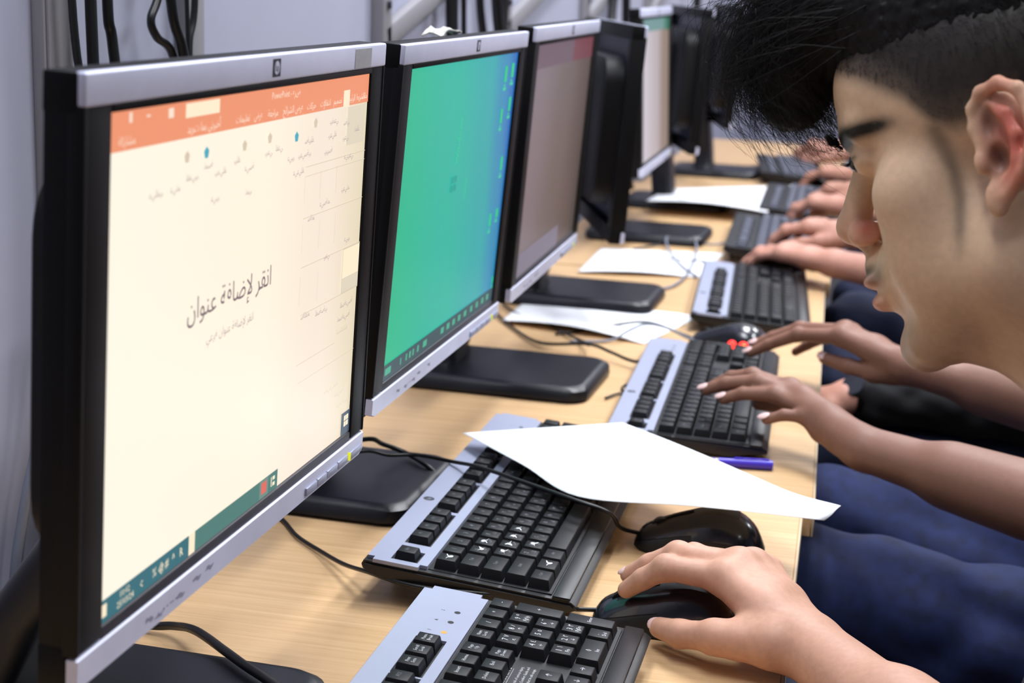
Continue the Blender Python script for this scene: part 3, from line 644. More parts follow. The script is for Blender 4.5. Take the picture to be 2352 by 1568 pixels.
def keyboard(label, org, yaw, tilt, z0, key_parts=True, legends=2, smears=(), grey=False, leds=True, strip=True):
    """org (x, y) mm of the number row's near end at key-top level z0 mm"""
    t = thing('keyboard', label, 'keyboard', V(org[0], org[1], 0), 0, 'keyboards on the desks')
    ex = Vector((math.sin(yaw), math.cos(yaw), 0)); eh = Vector((-math.cos(yaw), math.sin(yaw), 0)); ey = eh * math.cos(tilt) + Vector((0, 0, 1)) * math.sin(tilt); ez = ex.cross(ey)
    KM = Matrix((ex, ey, ez)).transposed().to_4x4(); KM.translation = Vector((0, 0, z0 / 1000))
    def P(name, me, m=None, par=None, loc=None):
        o = ob(name, me, m, par or t, loc)
        if par is None: o.matrix_local = KM @ Matrix.Translation(loc or (0, 0, 0))
        return o
    x0, x1 = -.0115, 22.5 * U + .0115
    yb, yf = .0640, -.1045
    T = (z0 / 1000 - .058 * math.sin(tilt)) / math.cos(tilt) - .0030       # thickness under the key tops near the front
    prof = [(yb, -.0085), (yb + .0015, -.012), (yb, -.0155), (yb - .010, -.0195), (.020, -.0195 - (T - .0195) * .72), (-.035, -T + .0006), (-.070, -T - .0008), (-.088, -T + .004), (yf - .004, -.0155), (yf - .0045, -.0125), (yf, -.0095)]
    bm = bmesh.new(); A = [bm.verts.new((x0, y, z)) for y, z in prof]; B = [bm.verts.new((x1, y, z)) for y, z in prof]; n = len(prof)
    bm.faces.new(A); bm.faces.new(B[::-1])
    for i in range(n): j = (i + 1) % n; bm.faces.new((A[i], B[i], B[j], A[j]))
    bmesh.ops.recalc_face_normals(bm, faces=bm.faces)
    bmesh.ops.bevel(bm, geom=[e for e in bm.edges if abs(e.verts[0].co.x - e.verts[1].co.x) < 1e-6], offset=.0022, segments=2, affect='EDGES')
    P('body', bm_mesh(bm, angle=45), M_kbody)
    P('key_bed', boxr(-.003, 22.5 * U + .003, -4.62 * U, .0125, -.0095, -.0082, .0004, 1), M_kbed)
    P('front_rail', boxr(x0 + .002, x1 - .002, yf + .001, -4.62 * U - .001, -.0100, -.0064, .0016, 2), M_kbody)
    # silver plate with key openings
    S = M_strip if strip else M_kbed
    xs = [x0 + .002, -.0018, 1 * U + .0018, 2 * U - .0018, 6 * U + .0018, 6.5 * U - .0018, 10.5 * U + .0018, 11 * U - .0018, 15 * U + .0014, 15.25 * U - .0014, 18.25 * U + .0018, x1 - .002]
    ys = [.0132, .033 - U / 2 - .0016, .033 + U / 2 + .0016, yb - .0015]
    holes = {1, 3, 5, 7, 9}
    vs = []; fs = []
    nx = len(xs); 
    for z in (-.0090, -.0060):
        for y in ys:
            for x in xs: vs.append((x, y, z))
    def vi(l, j, i): return l * nx * 4 + j * nx + i
    solid = [[not (j == 1 and i in holes) for i in range(nx - 1)] for j in range(3)]
    for j in range(3):
        for i in range(nx - 1):
            if not solid[j][i]: continue
            fs.append((vi(1, j, i), vi(1, j, i + 1), vi(1, j + 1, i + 1), vi(1, j + 1, i)))
            for (dj, di, q) in ((-1, 0, ((j, i), (j, i + 1))), (1, 0, ((j + 1, i + 1), (j + 1, i))), (0, -1, ((j + 1, i), (j, i))), (0, 1, ((j, i + 1), (j + 1, i + 1)))):
                jj, ii = j + dj, i + di
                if not (0 <= jj < 3 and 0 <= ii < nx - 1 and solid[jj][ii]):
                    (a1, b1), (a2, b2) = q; fs.append((vi(0, a1, b1), vi(0, a2, b2), vi(1, a2, b2), vi(1, a1, b1)))
    bm = bmesh.new(); bv = [bm.verts.new(v) for v in vs]
    for f in fs: bm.faces.new([bv[i] for i in f])
    bmesh.ops.delete(bm, geom=[v for v in bm.verts if not v.link_faces], context='VERTS')
    cor = [e for e in bm.edges if abs(e.verts[0].co.z - e.verts[1].co.z) > .001 and any(abs(e.verts[0].co.x - q) < 1e-5 for q in (xs[0], xs[-1])) and any(abs(e.verts[0].co.y - q) < 1e-5 for q in (ys[0], ys[-1]))]
    bmesh.ops.bevel(bm, geom=cor, offset=.006, segments=4, affect='EDGES')
    pl = P('silver_plate' if strip else 'dark_plate', bm_mesh(bm, angle=40), S)
    P('key_well', boxr(-.003, 18.4 * U, .033 - U / 2 - .003, .033 + U / 2 + .003, -.0115, -.0082), M_kbed)
    if legends:
        nx_ = 7.6 * U
        ob('logo', bm_mesh(_disc(.0050)), M_dark_print, pl, (nx_, .0545, -.00595)); ob('logo_letters', text_mesh('hp', .0052), M_strip, pl, (nx_, .0545, -.0059))
    # feet under the back edge
    for xf in (.055, 22.5 * U - .055):
        zg = -(z0 / 1000 + .052 * math.sin(tilt)) / math.cos(tilt)
        P('foot', boxr(xf - .011, xf + .011, .046, .054, zg + .0012, -.018, .0015, 1), M_kbody)
    if leds:
        for i, g in enumerate(['1', 'A', '\u21a7']):
            lx = (19.05 + .95 * i) * U
            o = ob('indicator_light', bm_mesh(_disc(.0023)), MATS['led_off'] if i else MATS['led_num'], pl, (lx, .028, -.0059))
            text_ob('indicator_mark', g, .004, M_dark_print, pl, (lx, .0385, -.0059))
    stuffv = []; stufff = []
    for (x, y, w, d, s) in LAY:
        me = key_mesh(w * U, d * U)
        if not key_parts:
            o = len(stuffv); stuffv += [(v.co.x + x * U, v.co.y + y * U, v.co.z) for v in me.vertices]; stufff += [tuple(i + o for i in p.vertices) for p in me.polygons]; continue
        ko = P('key', me, None, None, (x * U, y * U, 0))
        if not legends or not s: continue
        q = None; zz = .00012
        if legends >= 2:
            num = x > 18.4
            if num and s in NUM and y < 0: items = [(s, .0064, -.0026, .0022), (NUM[s][0], .0056, .0028, .0026), (NUM[s][1], .0042, -.0004, -.0034)]
            elif s in AR: items = [(s, .0050, -.0022, .0024), (AR[s], .0055, .0026, -.0016)]
            elif '\n' in s: a, b = s.split('\n'); items = [(a, .0036, -.0004, .0022), (b, .0036, -.0004, -.0018)]
            elif len(s) > 1: items = [(s, .0038, 0, .0012)]
            else: items = [(s, .0058, 0, .0006)]
            me2 = join_text(items, s + ('n' if num else ''))
        else: me2 = join_text([(s.replace('\n', ' ')[:2], .0050, 0, .001)], s + 's')
        lm = M_leg if (legends >= 2 and x > 15 and legends != 3) else M_legd
        if len(me2.materials) == 0: me2.materials.append(lm)
        elif me2.materials[0] != lm: me2 = me2.copy(); me2.materials.clear(); me2.materials.append(lm)
        ob('legend', me2, None, ko, (0, 0, zz))
        if s in smears: ob('worn_print', smear(hash_s(s)), M_smear, ko, (.0004, .0004, .00022))
    if not key_parts:
        o = P('keys', mesh_from(stuffv, stufff), M_gkey); o['kind'] = 'stuff'
    return t, P
def hash_s(s): return sum(ord(c) * (i + 3) for i, c in enumerate(s))
def _disc(r, seg=16):
    bm = bmesh.new(); bmesh.ops.create_circle(bm, cap_ends=True, segments=seg, radius=r); return bm
emis('led_num', srgb(255, 190, 90), 1.0)
kA, PA = keyboard('nearest black keyboard, silver plate, number pad and white key print in front', (-253.4, 613.4), -1.49 * D2, 4.39 * D2, 43.0)
kB, PB = keyboard('black keyboard with silver plate half under the big white sheet, worn white marks on keys', (-331.8, 1110.6), -1.87 * D2, 4.8 * D2, 37.5, legends=3, smears=('`', 'Q', 'W', 'A', 'S', 'D', 'F', 'X', '#'))
kC, PC = keyboard('black keyboard under both typing hands, mouse with red light beyond it', (-235, 1595), -3.77 * D2, 2.2 * D2, 27.5, legends=3)
kD, PD = keyboard('black keyboard with silver plate beyond the mouse with the red light', (-234, 2206), -5.46 * D2, 4.2 * D2, 30.5, legends=1, leds=False)
kE, PE = keyboard('dark grey keyboard beyond the third person\'s mouse hand', (-262, 2790), -4 * D2, 4 * D2, 34, False, 0, leds=False, strip=False)
kF, PF = keyboard('dark grey keyboard at the right end of the far white sheet', (-258, 3330), -3 * D2, 4 * D2, 34, False, 0, leds=False, strip=False)
kG, PG = keyboard('dark grey keyboard farthest down the desk row', (-320, 3990), -8 * D2, 4 * D2, 34, False, 0, leds=False, strip=False)
# warning print on the nearest keyboard, between arrow keys and number pad rows
w0 = PA('warning_label', join_text([('! WARNING', .0058, 0, .011), ('_______________', .0040, 0, .0095)], 'warn'), M_leg, None, (16.75 * U, -1.98 * U, -.0079))
for i, s in enumerate(['To reduce risk of serious injury,', 'read Safety & Comfort Guide and', 'work with product in safe usage.']):
    PA('warning_text', text_mesh(s, .0031), M_leg, None, (16.75 * U, -1.98 * U + .0030 - i * .0042, -.0079))

# ------------------------------------------------------------------ mice
def _sm(xs, ys):
    q = np.linspace(0, 1, 61); w = np.interp(q, xs, ys)
    for _ in range(6): w[1:-1] = (w[:-2] + 2 * w[1:-1] + w[2:]) / 4
    return w
MU = np.linspace(0, 1, 61)
MH = _sm([0, .03, .12, .3, .5, .64, .8, .91, .97, 1], [.004, .012, .018, .027, .0350, .0380, .0345, .0255, .016, .006])
MWD = _sm([0, .03, .15, .4, .66, .84, .94, 1], [.010, .0215, .0265, .0275, .0300, .0275, .0200, .004])
def mouse(label, front, yaw, cable_pts=None, glow=False, scale=1.0):
    """front (x, y) mm: the cable end; local -x is the front"""
    t = thing('computer_mouse', label, 'mouse', V(front[0], front[1], 0), yaw, 'mice on the desks')
    L, Wd, Hh = .114 * scale, .060, .0385
    def shell(z_lo, z_hi, grow=0.0, top=True):
        nu, nv = 30, 18; vs = []; fs = []
        for i in range(nu + 1):
            u = i / nu; x = L * (1 - math.cos(math.pi * u)) / 2
            uu = x / L
            hh = float(np.interp(uu, MU, MH)) + grow; wd = float(np.interp(uu, MU, MWD)) + grow
            for j in range(nv + 1):
                a = math.pi * j / nv; c, s = math.cos(a), math.sin(a)
                vs.append((x, wd * (abs(c) ** .85) * (1 if c > 0 else -1), .0015 + hh * (s ** .80)))
        for i in range(nu):
            for j in range(nv): k = i * (nv + 1) + j; fs.append((k, k + nv + 1, k + nv + 2, k + 1))
        bm = bmesh.new(); bv = [bm.verts.new(v) for v in vs]
        for f in fs: bm.faces.new([bv[i] for i in f])
        bmesh.ops.remove_doubles(bm, verts=bm.verts, dist=1e-5)
        bmesh.ops.holes_fill(bm, edges=[e for e in bm.edges if e.is_boundary])
        return bm
    bm = shell(0, 1); ob('body', bm_mesh(bm, angle=60), M_mside, t)
    bm = shell(0, 1, .0006)
    # upper shell: cut along a seam that falls to the front and back
    kill = [f for f in bm.faces if f.calc_center_median().z < (.0060 + .012 * math.sin(math.pi * min(1, max(0, f.calc_center_median().x / L))) ** .8) or f.normal.z < -.9]
    bmesh.ops.delete(bm, geom=kill, context='FACES'); ob('upper_shell', bm_mesh(bm, angle=60), M_mouse, t)
    P = [Vector((q * L, 0, .0022 + float(np.interp(q, MU, MH)))) for q in (.05, .14, .24, .34, .44)]
    vs, fs = tube_data(catmull(P, 4), .0008, 5); ob('button_gap', mesh_from(vs, fs), M_cable, t)
    bm = bmesh.new(); bmesh.ops.create_cone(bm, cap_ends=True, segments=20, radius1=.0095, radius2=.0095, depth=.006); bmesh.ops.rotate(bm, cent=(0, 0, 0), matrix=Matrix.Rotation(math.pi / 2, 3, 'X'), verts=bm.verts)
    ob('wheel', bm_mesh(bm, angle=40), M_cable, t, (L * .20, 0, .0165))
    if glow:
        for (gx, gz, gr, gm) in ((.60, .0135, .0062, M_ledr), (.74, .0128, .0072, M_ledr), (.75, .0126, .0040, M_ledy)):
            bm = bmesh.new(); bmesh.ops.create_uvsphere(bm, u_segments=14, v_segments=10, radius=gr)
            for v in bm.verts: v.co.y *= .45
            ob('red_light', bm_mesh(bm, smooth=True), gm, t, (L * gx, -.0290 - (.0022 if gm == M_ledy else 0), gz))
    if cable_pts:
        R = Matrix.Rotation(-yaw, 3, 'Z'); o = V(front[0], front[1], 0)
        pts = [R @ (V(*p) - o) for p in cable_pts]
        ob('cable', tube_mesh([Vector((.006, 0, .0085))] + pts, .0019, 7, 10), M_cable, t)
    return t
D3 = math.pi / 180
mouse('black mouse gripped by the boy\'s right hand', (-214, 1124), 5 * D3, [(-228, 1118, 9), (-245, 1112, 12), (-275, 1106, 17), (-305, 1099, 19), (-335, 1095, 19), (-365, 1097, 20), (-394, 1109, 20), (-429, 1143, 10), (-464, 1179, 4), (-498, 1209, 3), (-533, 1250, 3), (-590, 1290, 3)])
mouse('black mouse with bright highlight, half hidden under the near edge of the white sheet', (-214, 1306), 3 * D3, [(-224, 1284, 20), (-231, 1262, 40), (-266, 1264, 48), (-316, 1291, 49), (-367, 1327, 46), (-400, 1352, 40), (-438, 1366, 38), (-462, 1350, 40), (-490, 1335, 44), (-560, 1300, 20), (-600, 1290, 3)])
mouse('black mouse glowing red underneath, beyond the keyboard with typing hands', (-285, 2110), -10 * D3, [(-300, 2118, 12), (-352, 2145, 18), (-410, 2150, 6), (-470, 2080, 3)], True)
mouse('black mouse under the third person\'s right hand', (-285, 2708), -8 * D3, [(-300, 2716, 10), (-360, 2760, 4), (-420, 2760, 3)])
mouse('black mouse under the far hand at the end of the white sheet', (-305, 3846), -3 * D3, [(-320, 3850, 10), (-380, 3900, 3)])
# ------------------------------------------------------------------ loose cables on the desk
def dcable(label, pts, r=.0019, m=None): return cable('desk_cable', label, 'cable', pts, r, m, 'loose cables on the desks')
dcable('black cable from behind the nearest monitor past its stand to the front edge', [(-590, 985, 4), (-525, 986, 6), (-500, 979, 12), (-469, 952, 24), (-432, 924, 25), (-412, 909, 25), (-390, 894, 25), (-372, 880, 25), (-340, 850, 24), (-322, 800, 10), (-318, 740, 4)], .0032)
dcable('thin black cable lying over the second monitor\'s stand beside the keyboard', [(-600, 1310, 4), (-550, 1340, 30), (-493, 1364, 48), (-483, 1393, 36), (-465, 1408, 25), (-437, 1385, 23), (-420, 1380, 14), (-400, 1375, 6)], .0024)
dcable('thin black cable from the third stand to the keyboard with typing hands', [(-590, 2185, 6), (-540, 2100, 4), (-475, 2008, 6), (-404, 1984, 16), (-370, 1965, 13), (-343, 1945, 10), (-326, 1930, 12), (-310, 1925, 18)], .0022)
dcable('thin black cable drooping beside the second monitor towards the desk', [(-590, 2240, 5), (-545, 2175, 4), (-503, 2149, 4), (-460, 2090, 4), (-420, 2030, 8), (-403, 1982, 15)], .0020)
dcable('black kinked cable end hanging at the back of the keyboard with typing hands', [(-306, 1925, 18), (-316, 1890, 14), (-314, 1862, 8), (-325, 1819, 5), (-318, 1800, 3), (-327, 1793, 3), (-336, 1770, 3)], .0016)
dcable('pale cable arching across the white sheet beside the mouse with the red light', [(-440, 2040, 4), (-391, 2068, 4), (-371, 2088, 14), (-353, 2128, 18), (-323, 2130, 16), (-290, 2095, 13), (-270, 2085, 10)], .0020, M_gcable)
dcable('pale cable looped over the white sheet by the third monitor\'s stand', [(-348, 2605, 5), (-380, 2666, 8), (-430, 2811, 12), (-453, 2935, 16), (-447, 3043, 16), (-414, 2997, 14), (-380, 2823, 11), (-367, 2656, 8), (-367, 2538, 5), (-385, 2469, 4), (-440, 2410, 3)], .0022, M_gcable)
dcable('thin grey cable across the desk beyond the looped cable', [(-420, 3000, 3), (-380, 2960, 3), (-350, 2980, 4), (-330, 3060, 3), (-352, 3160, 3), (-360, 3280, 4)], .0019, M_gcable)
dcable('thin dark cable between the far stands', [(-520, 3060, 3), (-450, 3010, 3), (-430, 2960, 3), (-470, 2900, 3), (-500, 2840, 3)], .0019)
dcable('dark cable rising beside the nearest monitor\'s left side', [(-640, 800, 3), (-610, 860, 40), (-590, 930, 20), (-560, 990, 4)], .005)

# ------------------------------------------------------------------ papers and pen
def sheet(label, grid, parent=None):
    """grid: rows of (x, y, z) mm control points, smoothly subdivided and given paper thickness"""
    rows = [catmull([V(*p) for p in r], 8) for r in grid]; cols = [catmull([r[i] for r in rows], 8) for i in range(len(rows[0]))]
    o0 = cols[0][0].copy(); n = len(cols[0]); vs = [v - o0 for c in cols for v in c]
    fs = [(i * n + j, (i + 1) * n + j, (i + 1) * n + j + 1, i * n + j + 1) for i in range(len(cols) - 1) for j in range(n - 1)]
    bm = bmesh.new(); bv = [bm.verts.new(v) for v in vs]
    for f in fs: bm.faces.new([bv[i] for i in f])
    bmesh.ops.recalc_face_normals(bm, faces=bm.faces)
    if sum(f.normal.z for f in bm.faces) < 0: bmesh.ops.reverse_faces(bm, faces=bm.faces[:])
    bmesh.ops.solidify(bm, geom=bm.faces[:], thickness=.0002)
    me = bm_mesh(bm, smooth=True); o = ob('paper_sheet', me, M_paper); o.location = o0
    return tag(o, label, 'paper', 'white sheets of paper')
sheet('big curling white sheet lying over the keyboard with worn keys and a mouse', [
    [(-410, 1418, 49), (-329, 1340, 49), (-262, 1275, 47), (-166, 1270, 52), (-100, 1262, 56), (-50, 1279, 50)],
    [(-372, 1436, 51), (-300, 1372, 52), (-225, 1315, 56), (-150, 1298, 60), (-92, 1284, 59), (-45, 1283, 54)],
    [(-320, 1460, 54), (-262, 1410, 56), (-190, 1360, 58), (-130, 1325, 60), (-84, 1303, 59), (-41, 1289, 58)],
    [(-264, 1490, 56), (-212, 1444, 57), (-158, 1396, 57), (-116, 1356, 57), (-78, 1322, 57), (-38, 1297, 59)]])
def flat(label, c, z=1.0, bend=0):
    (a, b, cc, d) = c; g = []
    for i in range(4):
        r = []
        for j in range(5):
            u, v = j / 4, i / 3; x = (a[0] * (1 - u) + b[0] * u) * (1 - v) + (d[0] * (1 - u) + cc[0] * u) * v; y = (a[1] * (1 - u) + b[1] * u) * (1 - v) + (d[1] * (1 - u) + cc[1] * u) * v
            r.append((x, y, z + bend * math.sin(u * math.pi) * (1 - v) + (bend * .6 * (1 - u) * (1 - v))))
        g.append(r)
    return sheet(label, g)
flat('white sheet on the desk between the second and third stands', [(-560, 2125, 0), (-345, 2080, 0), (-296, 2300, 0), (-570, 2330, 0)], 1.2, 8)
flat('white sheet under the looped pale cable, by the third monitor\'s corner', [(-545, 2560, 0), (-345, 2610, 0), (-336, 2880, 0), (-560, 2830, 0)], 1.2, 5)
flat('white sheet lying far down the desk over the dark stand', [(-560, 3300, 0), (-300, 3290, 0), (-290, 3790, 0), (-560, 3560, 0)], 26, 8)
t = thing('ballpoint_pen', 'blue ballpoint pen lying before the keyboard with typing hands', 'pen', V(-118, 1566, 5.2), math.atan2(-16, -94))
def rod(x0, x1, r0, r1, seg=12):
    bm = bmesh.new(); bmesh.ops.create_cone(bm, cap_ends=True, segments=seg, radius1=r0, radius2=r1, depth=x1 - x0); bmesh.ops.rotate(bm, cent=(0, 0, 0), matrix=Matrix.Rotation(math.pi / 2, 3, 'Y'), verts=bm.verts); bmesh.ops.translate(bm, vec=((x0 + x1) / 2, 0, 0), verts=bm.verts); return bm_mesh(bm, angle=40)
ob('cap', rod(0, .056, .0052, .0050), M_pen, t); ob('barrel', rod(.056, .135, .0042, .0038), M_penclear, t); ob('clip', boxr(.004, .040, -.0016, .0016, .0048, .0062, .0005, 1), M_pen, t); ob('nib', rod(.135, .146, .0030, .0006), M_pen, t)
for i in range(4): ob('grip_ring', rod(.060 + i * .006, .062 + i * .006, .0046, .0046), M_pen, t)
# ------------------------------------------------------------------ people
def vm(p): return np.array([p[0] / 1000, p[1] / 1000, DZ + p[2] / 1000])
def lin(c): return np.array(srgb(*c)[:3])
def sstep(a, b, x): t = np.clip((x - a) / (b - a), 0, 1); return t * t * (3 - 2 * t)
def skin_col(base, red=0.10):
    b = lin(base)
    def f(p):
        n = np.sin(p[:, 0] * 61 + 1.3) * np.sin(p[:, 1] * 73 + .4) * np.sin(p[:, 2] * 67)
        return b[None, :] * (1 + .05 * n[:, None]) * np.array([1 + red * .2, 1, 1])
    return f
def hand_field(arm, vox, thick=1.0):
    """arm: wrist, elbow, fingers [(mcp, pip, dip, tip)] index to little, thumb (cmc, mcp, ip, tip); all in mm over the desk"""
    W = vm(arm['wrist']); E = vm(arm['elbow']); fs = [[vm(q) for q in f] for f in arm['fingers']]; th = [vm(q) for q in arm['thumb']]
    allp = np.array([W, E] + [q for f in fs for q in f] + th); F = Field(allp.min(0) - .062, allp.max(0) + .062, vox)
    k = thick
    side = fs[0][0] - fs[3][0]; side = side / np.linalg.norm(side)
    # forearm, oval at the wrist
    for s in (-1, 1):
        F.cap(W + side * .0085 * s, E + side * .006 * s, .0205 * k, .0335 * k, .012); 
    M = W + (E - W) * .45; F.cap(M, M + (E - W) * .35, .0335 * k, .037 * k, .02)
    rm = [.0102, .0106, .0100, .0090]; rp = [.0092, .0095, .0088, .0078]; rd = [.0080, .0083, .0077, .0068]; rt = [.0069, .0072, .0067, .0060]
    for i, f in enumerate(fs):
        F.cap(W + side * (.010, .004, -.004, -.010)[i], f[0], .0165 * k, (rm[i] + .0035) * k, .010)
        F.cap(f[0], f[1], (rm[i] + .0008) * k, rp[i] * k, .006); F.cap(f[1], f[2], (rp[i] + .0004) * k, rd[i] * k, .003); F.cap(f[2], f[3], rd[i] * k, rt[i] * k, .003)
        # knuckle bumps
        F.ell(f[0] + np.array([0, 0, .0035]), (.009 * k, .009 * k, .008 * k), .006); F.ell(f[1], ((rp[i] + .0010) * k,) * 3, .004)
    for i in range(3):
        F.cap(fs[i][0], fs[i + 1][0], (rm[i] + .001) * k, (rm[i + 1] + .001) * k, .008)
        a = W + (fs[i][0] - W) * .55; b = W + (fs[i + 1][0] - W) * .55; F.cap(a, b, .0135 * k, .0135 * k, .010)
    F.cap(W, th[0], .019 * k, .0165 * k, .012); F.cap(th[0], th[1], .0165 * k, .0118 * k, .008); F.cap(th[1], th[2], .0112 * k, .0102 * k, .005); F.cap(th[2], th[3], .0104 * k, .0080 * k, .004)
    F.ell(th[1], (.0122 * k,) * 3, .006)
    mid = W + (fs[0][0] - W) * .45; F.cap(th[1] + (th[0] - th[1]) * .4, mid, .010 * k, .012 * k, .012)
    return F
def gen_hand(wrist, elbow, d, up, thumb_side, curl=(.35, .55, .4), size=1.0, spread=1.0, droop=0.25):
    """relaxed hand: d = direction of fingers, up = back of hand, thumb_side = +1/-1 along up x d"""
    d = np.array(d, float); d /= np.linalg.norm(d); up = np.array(up, float); up -= d * (up @ d); up /= np.linalg.norm(up); s = np.cross(up, d) * thumb_side
    W = np.array(wrist, float); fs = []
    for i, (off, mc, ln) in enumerate([(24, 88, (42, 25, 20)), (8, 91, (46, 29, 21)), (-9, 86, (43, 27, 20)), (-25, 78, (34, 20, 17))]):
        m = W + (d * mc + s * off * spread) * size; pts = [m]; a = droop; dd = d
        for j, l in enumerate(ln):
            a += curl[j]; dr = d * math.cos(a) - up * math.sin(a) + s * .06 * (1.5 - i) * spread; dr /= np.linalg.norm(dr); pts.append(pts[-1] + dr * l * size)
        fs.append([tuple(q) for q in pts])
    c = W + (d * 24 + s * 24 - up * 8) * size; m = c + (d * 34 + s * 17 - up * 10) * size; ip = m + (d * 28 + s * 6 - up * 8) * size; tp = ip + (d * 22 - s * 1 - up * 5) * size
    return dict(wrist=tuple(W), elbow=elbow, fingers=fs, thumb=[tuple(c), tuple(m), tuple(ip), tuple(tp)])
def nail(parent, root, tip, prev, upv, r=.0052, flip=1):
    t = vm(tip); p = vm(prev); d = t - p; d /= np.linalg.norm(d); u = np.array(upv, float); u -= d * (u @ d); u /= np.linalg.norm(u); s = np.cross(d, u)
    bm = bmesh.new(); bmesh.ops.create_uvsphere(bm, u_segments=14, v_segments=8, radius=1)
    M = Matrix(((s[0], d[0], u[0]), (s[1], d[1], u[1]), (s[2], d[2], u[2])))
    for v in bm.verts: v.co = M @ Vector((v.co.x * r, v.co.y * r * 1.25, v.co.z * .0016 - .0011 * (v.co.x) ** 2))
    o = ob('fingernail', bm_mesh(bm, smooth=True), M_nail, parent); o.location = Vector(t + d * .0012 + u * .0058) - root
    return o
def torso_fields(J, vox=.006):
    """covered trunk, upper arms and legs: same pose, bare (body) and clothed (shirt, trousers)"""
    S = vm(J['chest']); H = vm(J['hips']); N = vm(J['neck']); shl, shr = vm(J['shl']), vm(J['shr']); el, er = vm(J['L']['elbow']), vm(J['R']['elbow'])
    kn = [vm(q) for q in J['knees']]; an = [vm(q) for q in J['ankles']]
    pts = np.array([S, H, N, shl, shr, el, er] + kn + an); lo, hi = pts.min(0) - .2, pts.max(0) + .2
    def trunk(F, g, arms=1.0, neck=True, legs=True, upper=True):
        if upper:
            for s in (-1, 1):
                o = (shl - shr) * .23 * s; F.cap(H + o * .75 + (S - H) * .12, S + o * .9, .098 + g, .100 + g, .05); 
            F.cap(S + (shl - S) * .75, S + (shr - S) * .75, .078 + g, .078 + g, .05); F.cap(S, S + (N - S) * .8, .085 + g, .05 + g, .05)
            for a, b in ((shl, el), (shr, er)): F.cap(a, a + (b - a) * arms, .056 + g, .045 + g * 1.3, .03)
        if legs:
            hw = (shl - shr); hw = hw / np.linalg.norm(hw) * .085
            F.cap(H + hw, H - hw, .105 + g, .105 + g, .04)
            for q, (k, a) in enumerate(zip(kn, an)):
                F.cap(H + hw * (1 if q == 0 else -1), k, .083 + g, .060 + g, .03); F.cap(k, a, .058 + g, .040 + g, .02)
    B = Field(lo, hi, vox * 1.3); trunk(B, -.012); 
    SH = Field(lo, hi, vox); trunk(SH, .004, J.get('sleeve', .6), legs=False)
    TR = Field(lo, hi, vox); trunk(TR, .004, upper=False)
    return B, SH, TR
def wrinkle(me, amp, sc, seed=0):
    n = len(me.vertices); co = np.zeros(n * 3); me.vertices.foreach_get('co', co); co = co.reshape(-1, 3); no = np.zeros(n * 3); me.vertices.foreach_get('normal', no); no = no.reshape(-1, 3)
    q = co * sc + seed; w = np.sin(q[:, 0] * 1.3 + 2 * np.sin(q[:, 1] * .8 + q[:, 2] * 1.1)) * np.sin(q[:, 2] * 1.7 + 1.4 * np.sin(q[:, 0] * 1.9)) + .5 * np.sin(q[:, 1] * 3.1 + 2 * np.sin(q[:, 2] * 2.3 + q[:, 0]))
    co += no * (amp * w)[:, None]; me.vertices.foreach_set('co', co.ravel()); me.update(); return me
def simple_head(C0, Q, base, vox=.004, k=1.0):
    F = Field((-.14, -.10, -.24), (.15, .10, .15), vox)
    F.ell((.004, 0, .052), (.096, .076, .078)); F.ell((.045, 0, -.025), (.052, .058, .078), .02); F.cap((.02, .045, -.06), (.078, .012, -.09), .018, .018, .02); F.cap((.02, -.045, -.06), (.078, -.012, -.09), .018, .018, .02)
    F.cap((.09, 0, .026), (.112, 0, -.012), .009, .012, .01); F.ell((.09, 0, -.052), (.018, .024, .010), .006); F.ell((.088, 0, -.064), (.017, .020, .009), .006); F.cap((.086, .008, .042), (.07, .042, .040), .012, .010, .012); F.cap((.086, -.008, .042), (.07, -.042, .040), .012, .010, .012)
    for s in (-1, 1):
        F.ell((.094, s * .032, .024), (.014, .016, .011), .008, True); F.ell((.080, s * .031, .023), (.0125,) * 3, .002); F.ell((-.012, s * .079, .004), (.018, .007, .033), .006)
    F.cap((-.015, 0, -.06), (-.06, 0, -.19), .056, .060, .03)
    return F
